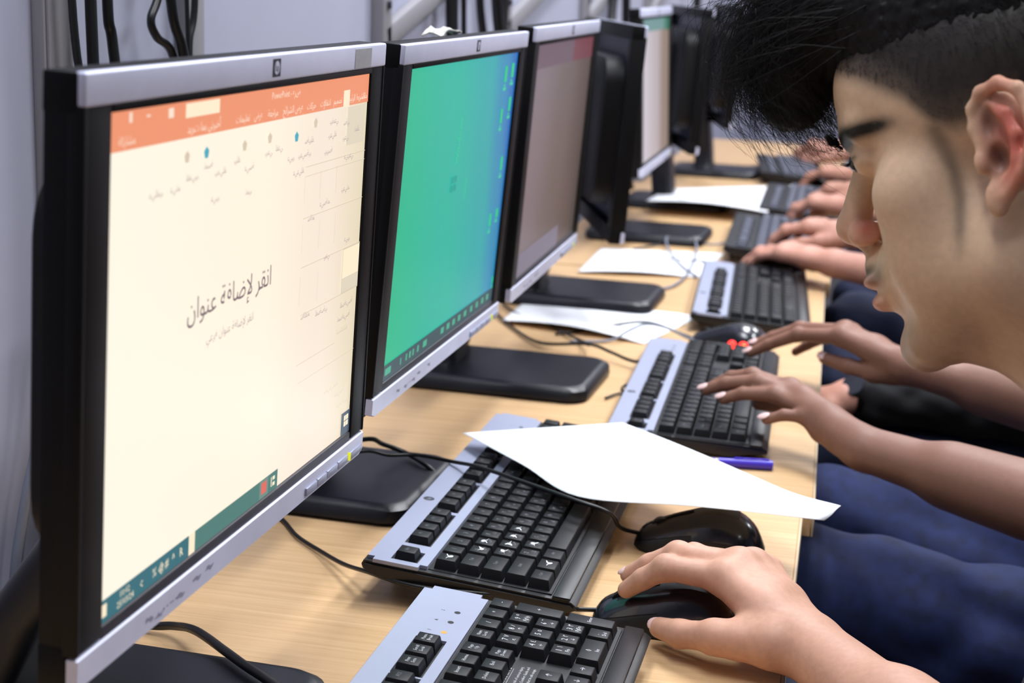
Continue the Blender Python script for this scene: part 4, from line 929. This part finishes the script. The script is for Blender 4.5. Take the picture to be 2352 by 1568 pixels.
def person(label, J, skin, shirt, trous, vox=.006, hv=(.0026, .0026), head=None, hair=True, root=None):
    rt = vm(J['hips']); rt = np.array([rt[0], rt[1], 0.0]); t = thing('person', label, 'person', tuple(rt), 0, J.get('group'))
    sc = skin_col(skin); parts = []
    for s, v in (('L', hv[0]), ('R', hv[1])):
        F = hand_field(J[s], v, J.get('thick', 1.0)); parts.append(F.mesh() + (J.get('handcol', sc),))
    Q, C0 = J['Q'], vm(J['head'])
    if head is None:
        F = simple_head(C0, Q, skin); p, tr, q = F.mesh(); parts.append((p, tr, q, sc, (Q, C0)))
    else: parts += head
    B, SH, TR = torso_fields(J, vox); parts.append(B.mesh() + (sc,))
    me = np_mesh(parts, None, 'body', rt); ob('body', me, M_skin, t)
    ob('shirt', wrinkle(np_mesh([SH.mesh()], None, 'shirt', rt), .0035, 38, hash_s(label[:6])), shirt, t)
    ob('trousers', wrinkle(np_mesh([TR.mesh()], None, 'trousers', rt), .0055, 19, hash_s(label[-6:])), trous, t)
    for a in J['ankles']:
        F = Field(vm(a) - .2, vm(a) + .14, .007); A = vm(a); z0 = .034
        F.cap((A[0] + .03, A[1], z0 + .012), (A[0] - .10, A[1], z0 - .004), .040, .030, .02); F.cap(A, (A[0] + .02, A[1], z0 + .02), .040, .042, .02); F.F = np.maximum(F.F, (.002 - (F.lo[2] + F.v * np.arange(F.n[2])))[None, None, :].astype(np.float32))
        ob('shoe', np_mesh([F.mesh()], None, 'shoe', rt), M_shoe, t)
    if hair and head is None:
        F = Field((-.13, -.11, -.08), (.13, .11, .17), .005); F.ell((-.004, 0, .060), (.100, .081, .082)); F.ell((.09, 0, .0), (.075, .12, .075), .01, True); F.ell((0.02, 0, -.06), (.10, .12, .075), .01, True)
        p, tr, q = F.mesh(); ob('hair', wrinkle(np_mesh([(p, tr, q, None, (Q, C0))], None, 'hair', rt), .0022, 230, 5), M_hair, t)
    return t, rt
def Qrot(pitch, yaw):
    """faces -x, head bowed by pitch and turned by yaw towards the camera side"""
    f = np.array([-math.cos(pitch) * math.cos(yaw), -math.cos(pitch) * math.sin(yaw), -math.sin(pitch)]); l = np.array([math.sin(yaw), -math.cos(yaw), 0.0]); u = np.cross(f, l); return np.c_[f, l, u]

# ---- chairs under them
def make_chair():
    t = thing('office_chair', '', 'chair', (0, 0, 0))
    ob('seat', boxr(-.21, .21, -.20, .20, .405, .452, .018, 3), M_seat, t); ob('backrest', boxr(.24, .275, -.20, .20, .62, .95, .014, 3), M_seat, t)
    for sy in (-1, 1):
        for sx in (-1, 1): ob('leg', mesh_from(*tube_data([Vector((sx * .18, sy * .17, .41)), Vector((sx * .205, sy * .185, .0))], .011, 10), smooth=True), M_chrome, t)
        vs, fs = tube_data(catmull([Vector((.15, sy * .17, .44)), Vector((.23, sy * .17, .50)), Vector((.262, sy * .16, .70)), Vector((.262, sy * .16, .90))], 5), .010, 10); ob('back_tube', mesh_from(vs, fs, smooth=True), M_chrome, t)
    return t
def dup(root, loc, label, group):
    r = root.copy(); C.objects.link(r); r.location = loc; r['label'] = label; r['group'] = group
    for ch in list(root.children):
        c = ch.copy(); C.objects.link(c); c.parent = r
    return r

# ---- the boy in front, seen in profile
HC = np.array([61.6, 975.5, 389.7]); HQ = np.array([[-.9094, -.3011, -.2868], [.2408, -.9436, .2272], [-.3391, .1376, .9307]])
def boy_head():
    v = .0017; F = Field((-.13, -.115, -.25), (.145, .115, .155), v)
    F.ell((.003, 0, .054), (.0965, .0745, .078), .004)                       # skull
    F.ell((.070, 0, .062), (.0315, .055, .040), .012)                        # forehead
    F.ell((.040, 0, -.028), (.048, .057, .080), .020)                        # face
    for s in (-1, 1):
        F.cap((.014, s * .052, -.058), (.070, s * .018, -.092), .0150, .0165, .018)      # jaw
        F.ell((.004, s * .047, -.052), (.032, .022, .040), .02)
        F.ell((.055, s * .047, -.006), (.025, .020, .022), .018)             # cheekbone
        F.ell((.050, s * .038, -.042), (.029, .022, .034), .02)              # cheek
        F.cap((.094, s * .010, .041), (.080, s * .042, .041), .0105, .0095, .010)        # brow
        F.ell((.103, s * .031, .024), (.017, .017, .0125), .010, True)       # eye hollow
        F.ell((.0815, s * .0310, .0235), (.0122, .0135, .0115), .004)        # lids
        F.ell((.0945, s * .0315, .0205), (.0065, .0110, .0024), .0015, True)  # lid opening
    F.ell((.076, 0, -.050), (.0280, .031, .028), .012)                       # mouth barrel
    F.cap((.0925, 0, .028), (.1095, 0, -.008), .0075, .0100, .008)           # nose bridge
    F.ell((.1115, 0, -.0125), (.0110, .0108, .0105), .005)                   # tip
    F.cap((.107, 0, -.020), (.099, 0, -.032), .0060, .0065, .005)            # septum
    for s in (-1, 1):
        F.ell((.1015, s * .0125, -.0185), (.0105, .0068, .0085), .004)       # wing
        F.ell((.0935, s * .0195, -.0180), (.006, .003, .010), .004, True)    # crease
        F.ell((.1060, s * .0075, -.0275), (.0050, .0036, .0036), .0020, True)  # nostril
    F.ell((.1015, 0, -.0405), (.0070, .014, .009), .006)                     # lip base
    F.ell((.0992, 0, -.0490), (.0112, .0225, .0058), .003)                   # upper lip
    F.ell((.0972, 0, -.0625), (.0108, .0190, .0070), .003)                   # lower lip
    F.ell((.1120, 0, -.0557), (.0135, .024, .0014), .0016, True)             # mouth line
    F.ell((.1020, 0, -.0775), (.0085, .022, .0055), .006, True)               # chin crease
    F.ell((.0820, 0, -.0945), (.0150, .0180, .0160), .010)                   # chin
    # ears
    for s in (-1, 1):
        y = lambda q: s * (.0765 + .016 * np.clip(-q / .03, -.25, 1))
        hel = [(.0050, .005), (.0075, .017), (.0060, .028), (-.0010, .0355), (-.0125, .0370), (-.0235, .0300), (-.0280, .0150), (-.0250, -.0010), (-.0160, -.0140), (-.0050, -.0235)]
        P3 = [(a, y(a) + s * .001, b) for a, b in hel]
        F.ell((-.0095, s * .0765, .005), (.017, .0042, .029), .004)
        for i in range(len(P3) - 1): F.cap(P3[i], P3[i + 1], .0036, .0036, .003)
        an = [(-.0050, .0265), (-.0125, .0200), (-.0165, .0070), (-.0145, -.0060), (-.0060, -.0160)]
        A3 = [(a, y(a) + s * .0005, b) for a, b in an]
        for i in range(len(A3) - 1): F.cap(A3[i], A3[i + 1], .0034, .0034, .003)
        F.ell((.0020, s * .0785, -.0250), (.0066, .0046, .0100), .005)      # lobe
        F.ell((.0065, s * .0780, -.0030), (.0042, .0038, .0065), .003)       # tragus
        F.ell((-.0040, s * .0850, -.0030), (.0066, .0094, .0100), .002, True)  # concha
        F.ell((-.0018, s * .0855, .0180), (.0050, .0085, .0110), .002, True)   # upper hollow
    F.cap((-.012, 0, -.066), (-.062, 0, -.200), .0560, .062, .024)           # neck
    F.cap((.030, 0, -.088), (-.010, 0, -.105), .026, .040, .02)
    F.ell((.004, 0, -.128), (.014, .013, .016), .012)
    p, t, q = F.mesh(); return p, t, q
def boy_col(p):
    x, y, z = p[:, 0] * 1000, np.abs(p[:, 1]) * 1000, p[:, 2] * 1000
    rgb = np.tile(lin((214, 182, 150)), (len(p), 1))
    def mixin(c, w): rgb[:] = rgb * (1 - w[:, None]) + lin(c)[None, :] * w[:, None]
    g = lambda cx, cy, cz, r: np.exp(-(((x - cx) / r[0]) ** 2 + ((y - cy) / r[1]) ** 2 + ((z - cz) / r[2]) ** 2))
    mixin((204, 92, 78), .90 * g(-14, 86, 6, (20, 10, 40)) * sstep(74, 79, y))                       # ears
    mixin((84, 26, 20), .92 * np.maximum(sstep(84, 79, y) * g(-4, 77, -3, (8, 9, 11)), sstep(85, 80, y) * g(-2, 80, 18, (6, 7, 11))))  # dark red shade painted into the hollows of the ears
    mixin((200, 84, 76), .8 * g(99, 14, -17, (9, 8, 9))); mixin((206, 130, 112), .45 * g(112, 4, -14, (12, 12, 14)))
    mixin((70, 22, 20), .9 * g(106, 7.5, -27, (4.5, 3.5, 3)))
    mixin((198, 98, 100), .95 * np.maximum(g(108, 0, -50.0, (12, 24, 4.4)), g(106, 0, -62.5, (13, 20, 6.5))))
    mixin((48, 44, 42), .88 * np.maximum(g(104, 8, -42.5, (10, 20, 5.0)), .75 * g(98, 24, -47, (9, 9, 7))) * sstep(80, 92, x))                     # moustache
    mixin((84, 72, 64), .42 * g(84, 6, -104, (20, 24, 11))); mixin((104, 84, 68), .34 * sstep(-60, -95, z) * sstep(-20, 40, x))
    bw = np.exp(-((z - (38.8 + .03 * (y - 22) - .0022 * (y - 22) ** 2)) / (7.6 - .05 * y)) ** 2) * sstep(3, 8, y) * sstep(66, 52, y) * sstep(40, 56, x); mixin((14, 12, 12), 1.0 * np.clip(bw * 1.25, 0, 1))      # brows
    mixin((40, 26, 24), .8 * np.exp(-((z - 24.2) / 1.6) ** 2) * sstep(16, 20, y) * sstep(46, 42, y) * sstep(82, 90, x))                                                # lash line
    # cropped hair: boundary falls from the forehead to the temple and into a narrow sideburn
    zb = np.interp(x, [-140, 20, 30, 45, 68, 92, 110], [18, 18, 22, 42, 59, 74, 80])
    top = sstep(-4, 11, z - zb) * (0.88 + .12 * sstep(4, 30, z - zb))
    xc = np.interp(z, [-60, -40, -18, 0, 22], [33, 30, 26.5, 27, 31]); sb = np.exp(-((x - xc) / (4.2 + .12 * np.clip(z, 0, 30))) ** 2) * sstep(34, 24, z) * sstep(-60, -30, z) * .62 * sstep(40, 50, y)
    back = sstep(-12, -22, x) * sstep(-60, -40, z)
    hr = np.clip(np.maximum(np.maximum(top, sb), back), 0, 1) * np.where(((y > 76) & (x > -32) & (x < 10) & (z < 42)), 0.0, 1.0)
    n = .5 + .5 * np.sin(x * 1.9 + 2 * np.sin(z * .7)) * np.sin(z * 1.6 + y * .9)
    cc = lin((23, 24, 26))[None, :] * (1 + .5 * n[:, None]); cc = cc * (1 - .55 * sstep(6, 40, z - zb))[:, None]; boy_col.hr = hr; rgb[:] = rgb * (1 - hr[:, None] * .97) + cc * (hr * .97)[:, None]
    return rgb
hp = boy_head()
boyJ = dict(head=HC, Q=HQ, neck=(165, 925, 240), chest=(225, 910, 170), hips=(360, 890, -185), shl=(245, 730, 195), shr=(225, 1080, 195), sleeve=.75,
    knees=[(-70, 760, -120), (-60, 1190, -118)], ankles=[(-20, 750, -660), (0, 1160, -660)],
    R=dict(wrist=(-45, 1066, 27), elbow=(100, 868, 14),
        fingers=[[(-112, 1106, 55), (-157, 1106, 57), (-174, 1108, 45), (-187, 1112, 33)], [(-104, 1127, 57), (-151, 1126, 61), (-173, 1129, 49), (-189, 1133, 37)],
                 [(-96, 1147, 51), (-142, 1150, 53), (-162, 1155, 38), (-172, 1158, 25)], [(-86, 1162, 42), (-122, 1170, 40), (-138, 1174, 26), (-145, 1175, 13)]],
        thumb=[(-72, 1058, 28), (-112, 1062, 26), (-139, 1073, 20), (-156, 1086, 17)]),
    L=gen_hand((-105, 735, 72), (180, 760, 20), (-1, .12, -.05), (0, 0, 1), 1))
# thumb side of the left hand lies towards +y
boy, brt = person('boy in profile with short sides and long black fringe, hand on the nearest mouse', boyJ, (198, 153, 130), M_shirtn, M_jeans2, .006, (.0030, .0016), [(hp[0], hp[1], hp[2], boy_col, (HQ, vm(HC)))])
RT = Vector(brt)
UPZ = (0, 0, 1)
nail(boy, RT, (-156, 1086, 17), (-139, 1073, 20), (-.3, -.6, .75), .0058)
nail(boy, RT, (-189, 1133, 37), (-173, 1129, 49), (-.75, 0, .65), .0050)
for s in (1, -1):
    c = Vector(HQ @ np.array([.0826, s * .0310, .0232]) + vm(HC)) - RT
    bm = bmesh.new(); bmesh.ops.create_uvsphere(bm, u_segments=20, v_segments=14, radius=.0106); e = ob('eyeball', bm_mesh(bm, smooth=True), M_eye, boy); e.location = c
    bm = bmesh.new(); bmesh.ops.create_uvsphere(bm, u_segments=14, v_segments=10, radius=.0062); ir = ob('iris', bm_mesh(bm, smooth=True), M_iris, e); ir.location = Vector(HQ @ np.array([.0072, 0, -.0006]))
def head_pt(x, y, z): return HQ @ np.array([x, y, z]) / 1 + vm(HC)
# hair: cap on top, heavy fringe falling forwards, loose strands
F = Field((-.125, -.10, .02), (.185, .10, .185), .0026)
F.ell((.000, 0, .085), (.094, .0705, .066), .01); F.ell((.052, 0, .108), (.058, .054, .040), .02)
for (a, b, r1, r2) in [((.060, .0, .125), (.104, .0, .122), .040, .032), ((.104, 0, .122), (.124, .002, .096), .031, .025), ((.124, .002, .096), (.139, .0, .074), .024, .015), ((.096, .024, .120), (.124, .020, .088), .024, .014), ((.096, -.026, .120), (.124, -.022, .088), .026, .015), ((.118, .0, .105), (.126, .006, .066), .022, .010)]:
    F.cap(a, b, r1, r2, .012)
p, tq, qq = F.mesh()
hm = np_mesh([(p, tq, qq, None, (HQ, vm(HC)))], None, 'hair', brt); hair = ob('hair', wrinkle(hm, .0012, 260, 2), M_hair, boy)
rs = np.random.default_rng(11); vs, fs = [], []
def strand(pts, r0, r1):
    P = [Vector(head_pt(*q)) - RT for q in pts]; v, f = tube_data(catmull(P, 4), r0, 3, r1); o = len(vs); vs.extend(v); fs.extend([tuple(i + o for i in ff) for ff in f])
for i in range(1900):
    y = rs.normal(0, .023); a = rs.uniform(0, 1)
    x0 = .070 + rs.normal(0, .018); z0 = .146 - abs(y) * .6 + rs.normal(0, .010)
    L = rs.uniform(.6, 1.25); xf = .118 + .050 * a + rs.normal(0, .008); zf = .140 - .070 * L + .03 * a * rs.uniform(-.4, 1)
    y1 = y + rs.normal(0, .008)
    strand([(x0, y, z0), ((x0 + xf) / 2 + .010, y * 1.1, max(z0, zf) + .012 - .03 * rs.random()), (xf, y1, (zf + z0) / 2 - .012), (xf - .014 * rs.random() - .004, y1 + rs.normal(0, .005), zf - .008)], .00030, .00007)
for i in range(260):     # fly-away strands at the very front
    y = rs.normal(0, .022); x0 = .105 + rs.normal(0, .012); z0 = .140 + rs.normal(0, .008); up = rs.uniform(-.2, 1)
    strand([(x0, y, z0), (x0 + .030, y + rs.normal(0, .004), z0 + .012 * up), (x0 + .052 + rs.normal(0, .005), y + rs.normal(0, .006), z0 - .012 + .022 * up), (x0 + .060 + rs.normal(0, .006), y + rs.normal(0, .008), z0 - .050 + .040 * up)], .00024, .00005)
for i in range(220):     # lower edge wisps towards the brow
    y = rs.normal(0, .020); x0 = .128 + rs.normal(0, .010); z0 = .086 + rs.normal(0, .010)
    strand([(x0, y, z0 + .02), (x0 + .002, y, z0), (x0 - .006 + rs.normal(0, .006), y + rs.normal(0, .003), z0 - .020 - .014 * rs.random()), (x0 - .016 + rs.normal(0, .006), y + rs.normal(0, .004), z0 - .032 - .02 * rs.random())], .00024, .00005)
so = ob('loose_strands', mesh_from(vs, fs, smooth=True), M_hair, boy); so['kind'] = 'stuff'
M_crop = mat('cropped_hair', srgb(38, 37, 37), 0.7, spec=.2)
vs, fs = [], []      # short cropped hair on the sides
boy_col(hp[0]); idx = np.nonzero((boy_col.hr > .80) & (hp[0][:, 2] < .125) & (hp[0][:, 2] > .026))[0]
F2 = hp[0]; cen = np.array([.0, 0, .03])
for i in rs.choice(idx, 14000):
    q = F2[i]; nn = q - cen; nn = nn / np.linalg.norm(nn); d = nn * .55 + np.array([-.55, 0, -.75]) * .8 + rs.normal(0, .12, 3); d /= np.linalg.norm(d)
    L = (.0030 + .0065 * sstep(.045, .115, q[2])) * rs.uniform(.6, 1.2) * boy_col.hr[i]
    P = [Vector(head_pt(*q)) - RT, Vector(head_pt(*(q + d * L * .6 + nn * .0006))) - RT, Vector(head_pt(*(q + d * L))) - RT]; v, f = tube_data(P, .00011, 3, .00004); o = len(vs); vs.extend(v); fs.extend([tuple(k + o for k in ff) for ff in f[:-2]])
co_ = ob('cropped_hair', mesh_from(vs, fs, smooth=True), M_crop, boy); co_['kind'] = 'stuff'
vs, fs = [], []
for s in (-1, 1):       # brow hairs and lashes
    for i in range(120):
        yy = rs.uniform(.006, .046); P0 = (.106 - .16 * max(0, yy - .012) - 3.2 * max(0, yy - .03) ** 1.7 * .3, s * yy, .0392 + rs.normal(0, .0022) - 5 * (yy - .025) ** 2)
        strand([P0, (P0[0] + .0015, P0[1] + s * .003, P0[2] + .002), (P0[0] - .001, P0[1] + s * .007, P0[2] + .0005)], .00035, .0001)
    for i in range(26):
        yy = rs.uniform(.020, .043); P0 = (.0945 - 40 * (yy - .031) ** 2, s * yy, .0225); strand([P0, (P0[0] + .003, P0[1], P0[2] - .0006), (P0[0] + .006, P0[1] + s * .001, P0[2] + .0006)], .00026, .00008)
bo = ob('brow_hair', mesh_from(vs, fs, smooth=True), M_hair, boy); bo['kind'] = 'stuff'

def ppl(label, y, hx, chest, head, L, R, shirt, trous, skin, sleeve=.6, pitch=.35, knees_z=-120, hv=(.003, .003), thick=1.0, vox=.007, thigh=110, wdt=165, lk=None):
    ne = np.array(head) + Qrot(pitch, 0) @ np.array([-60, 0, -190]); chest = (ne[0] - 12, y, ne[2] - 62)
    J = dict(head=head, Q=Qrot(pitch, 0), neck=tuple(np.array(head) + Qrot(pitch, 0) @ np.array([-55, 0, -165])), chest=chest, hips=(hx, y, -185), shl=(chest[0] + 15, chest[1] - wdt, chest[2] + 50), shr=(chest[0] + 15, chest[1] + wdt, chest[2] + 50), sleeve=sleeve,
             knees=[lk or (-80, y - thigh, knees_z), (-80, y + thigh, knees_z)], ankles=[(-20, y - thigh, -660), (-20, y + thigh, -660)], L=L, R=R, thick=thick)
    return person(label, J, skin, shirt, trous, vox, hv)
# ---- third: black shirt, both hands typing
p2, r2 = ppl('person in black shirt and blue jeans typing with both hands', 1655, 330, (205, 1655, 100), (225, 1655, 385),
    dict(wrist=(-30, 1546, 40), elbow=(167, 1440, 28), fingers=[[(-112, 1650, 66), (-155, 1672, 72), (-179, 1680, 66), (-198, 1686, 54)], [(-97, 1628, 62), (-147, 1651, 71), (-182, 1658, 64), (-204, 1660, 54)], [(-86, 1606, 55), (-126, 1631, 64), (-161, 1638, 60), (-182, 1640, 51)], [(-72, 1585, 42), (-92, 1598, 52), (-113, 1600, 51), (-131, 1600, 44)]],
         thumb=[(-52, 1586, 44), (-90, 1640, 48), (-122, 1660, 46), (-146, 1668, 42)]),
    dict(wrist=(10, 1835, 60), elbow=(209, 1800, 31), fingers=[[(-70, 1868, 82), (-124, 1896, 74), (-160, 1904, 56), (-182, 1906, 43)], [(-68, 1888, 84), (-124, 1920, 76), (-157, 1926, 61), (-178, 1926, 50)], [(-62, 1908, 78), (-116, 1940, 72), (-146, 1946, 56), (-164, 1946, 44)], [(-52, 1922, 68), (-94, 1950, 62), (-116, 1956, 48), (-130, 1956, 38)]],
         thumb=[(-8, 1842, 52), (-30, 1846, 47), (-60, 1862, 48), (-90, 1884, 50)]), M_shirtb, M_jeans, (136, 98, 82), sleeve=.30, hv=(.0022, .0022), knees_z=-118, thick=.90, wdt=150)
R2_ = Vector(r2)
for tip, prev in [((-204, 1660, 54), (-182, 1658, 64)), ((-182, 1640, 51), (-161, 1638, 60)), ((-131, 1600, 44), (-113, 1600, 51)), ((-182, 1906, 43), (-160, 1904, 56)), ((-178, 1926, 50), (-157, 1926, 61))]:
    nail(p2, R2_, tip, prev, (-.35, -.25, .9), .0056)
nail(p2, R2_, (-90, 1884, 50), (-60, 1862, 48), (0, -.75, .65), .0062)
# ---- further people along the row
p3_, r3_ = ppl('person in dark long sleeves beyond, right hand on a mouse', 2400, 300, (190, 2400, 120), (200, 2440, 400), gen_hand((-66, 2150, -62), (175, 2220, -66), (-.95, .1, -.3), (0, 0, 1), 1, (.3, .5, .4)),
    gen_hand((-122, 2602, 46), (110, 2510, 30), (-.88, .46, .06), (0, 0, 1), -1, (.16, .5, .35), 1.1, 1, .08), M_shirtb, M_jeans2, (188, 138, 120), sleeve=.9, lk=(-110, 2170, -150))
vs = []; fs = []
R3 = Vector(r3_); wa = V(-60, 2151, -62) - R3; wb = V(-36, 2158, -63) - R3
for rr, z in ((.0300, 0),):
    v, f = tube_data([wa, wa.lerp(wb, .5), wb], .0305, 20); vs += v; fs += f
wt = ob('wristwatch', mesh_from(vs, fs, smooth=True), M_watch, p3_)
bm = bmesh.new(); bmesh.ops.create_cone(bm, cap_ends=True, segments=20, radius1=.017, radius2=.0155, depth=.007); wf = ob('watch_face', bm_mesh(bm, angle=40), M_glass, wt); wf.location = wa.lerp(wb, .5) + Vector((-.012, -.021, .020)); wf.rotation_euler = (.75, -.45, 0)
F = Field(vm((-70, 2100, -160)), vm((330, 2300, 60)), .006); F.cap(vm((-34, 2158, -63)), vm((175, 2220, -66)), .036, .056, .01); F.cap(vm((175, 2220, -66)), vm((300, 2250, 40)), .056, .062, .02)
ob('sleeve', wrinkle(np_mesh([F.mesh()], None, 'sleeve', r3_), .003, 40, 3), M_shirtb, p3_)
ppl('person with pink toned bare forearms, hands just beyond the dark sleeved one', 3010, 330, (240, 3010, 150), (170, 3000, 400), gen_hand((-92, 2822, 62), (150, 2780, 30), (-.95, .3, .08), (0, 0, 1), 1, (.2, .5, .3), 1.0, 1, .12),
    gen_hand((-118, 3185, 62), (130, 3140, 40), (-.92, .35, .05), (0, 0, 1), -1, (.25, .6, .4)), M_shirtw, M_jeans2, (180, 132, 114))
ppl('person with hand on a mouse at the end of the far white sheet', 3700, 330, (230, 3720, 150), (160, 3720, 400), gen_hand((-100, 3560, 50), (150, 3520, 30), (-.95, .25, 0), (0, 0, 1), 1),
    gen_hand((-136, 3762, 58), (110, 3700, 45), (-.9, .42, .06), (0, 0, 1), -1, (.2, .55, .4)), M_shirtw, M_jeans2, (174, 126, 106))
ppl('farthest person along the row, in white, hands by the last keyboard', 4520, 300, (60, 4560, 170), (60, 4560, 420), gen_hand((-180, 4330, 60), (60, 4320, 60), (-.95, .25, 0), (0, 0, 1), 1), gen_hand((-212, 4390, 62), (0, 4720, 120), (-.93, .3, .05), (0, 0, 1), -1), M_shirtw, M_jeans2, (180, 132, 114), sleeve=.95)
ch = make_chair(); ch.location = (.40, .90, 0); ch['label'] = 'chair under the boy in profile'; ch['group'] = 'chairs along the desks'
ch['label'] = 'dark padded chair under the boy in profile'
for (x, y, l) in [(.40, 1.655, 'dark padded chair under the person in black shirt and blue jeans'), (.37, 2.40, 'dark padded chair under the person in dark sleeves'), (.38, 3.01, 'dark padded chair under the person with pink toned forearms'), (.38, 3.70, 'dark padded chair under the fifth seated person'), (.35, 4.52, 'dark padded chair under the farthest person')]:
    dup(ch, (x, y, 0), l, 'chairs along the desks')
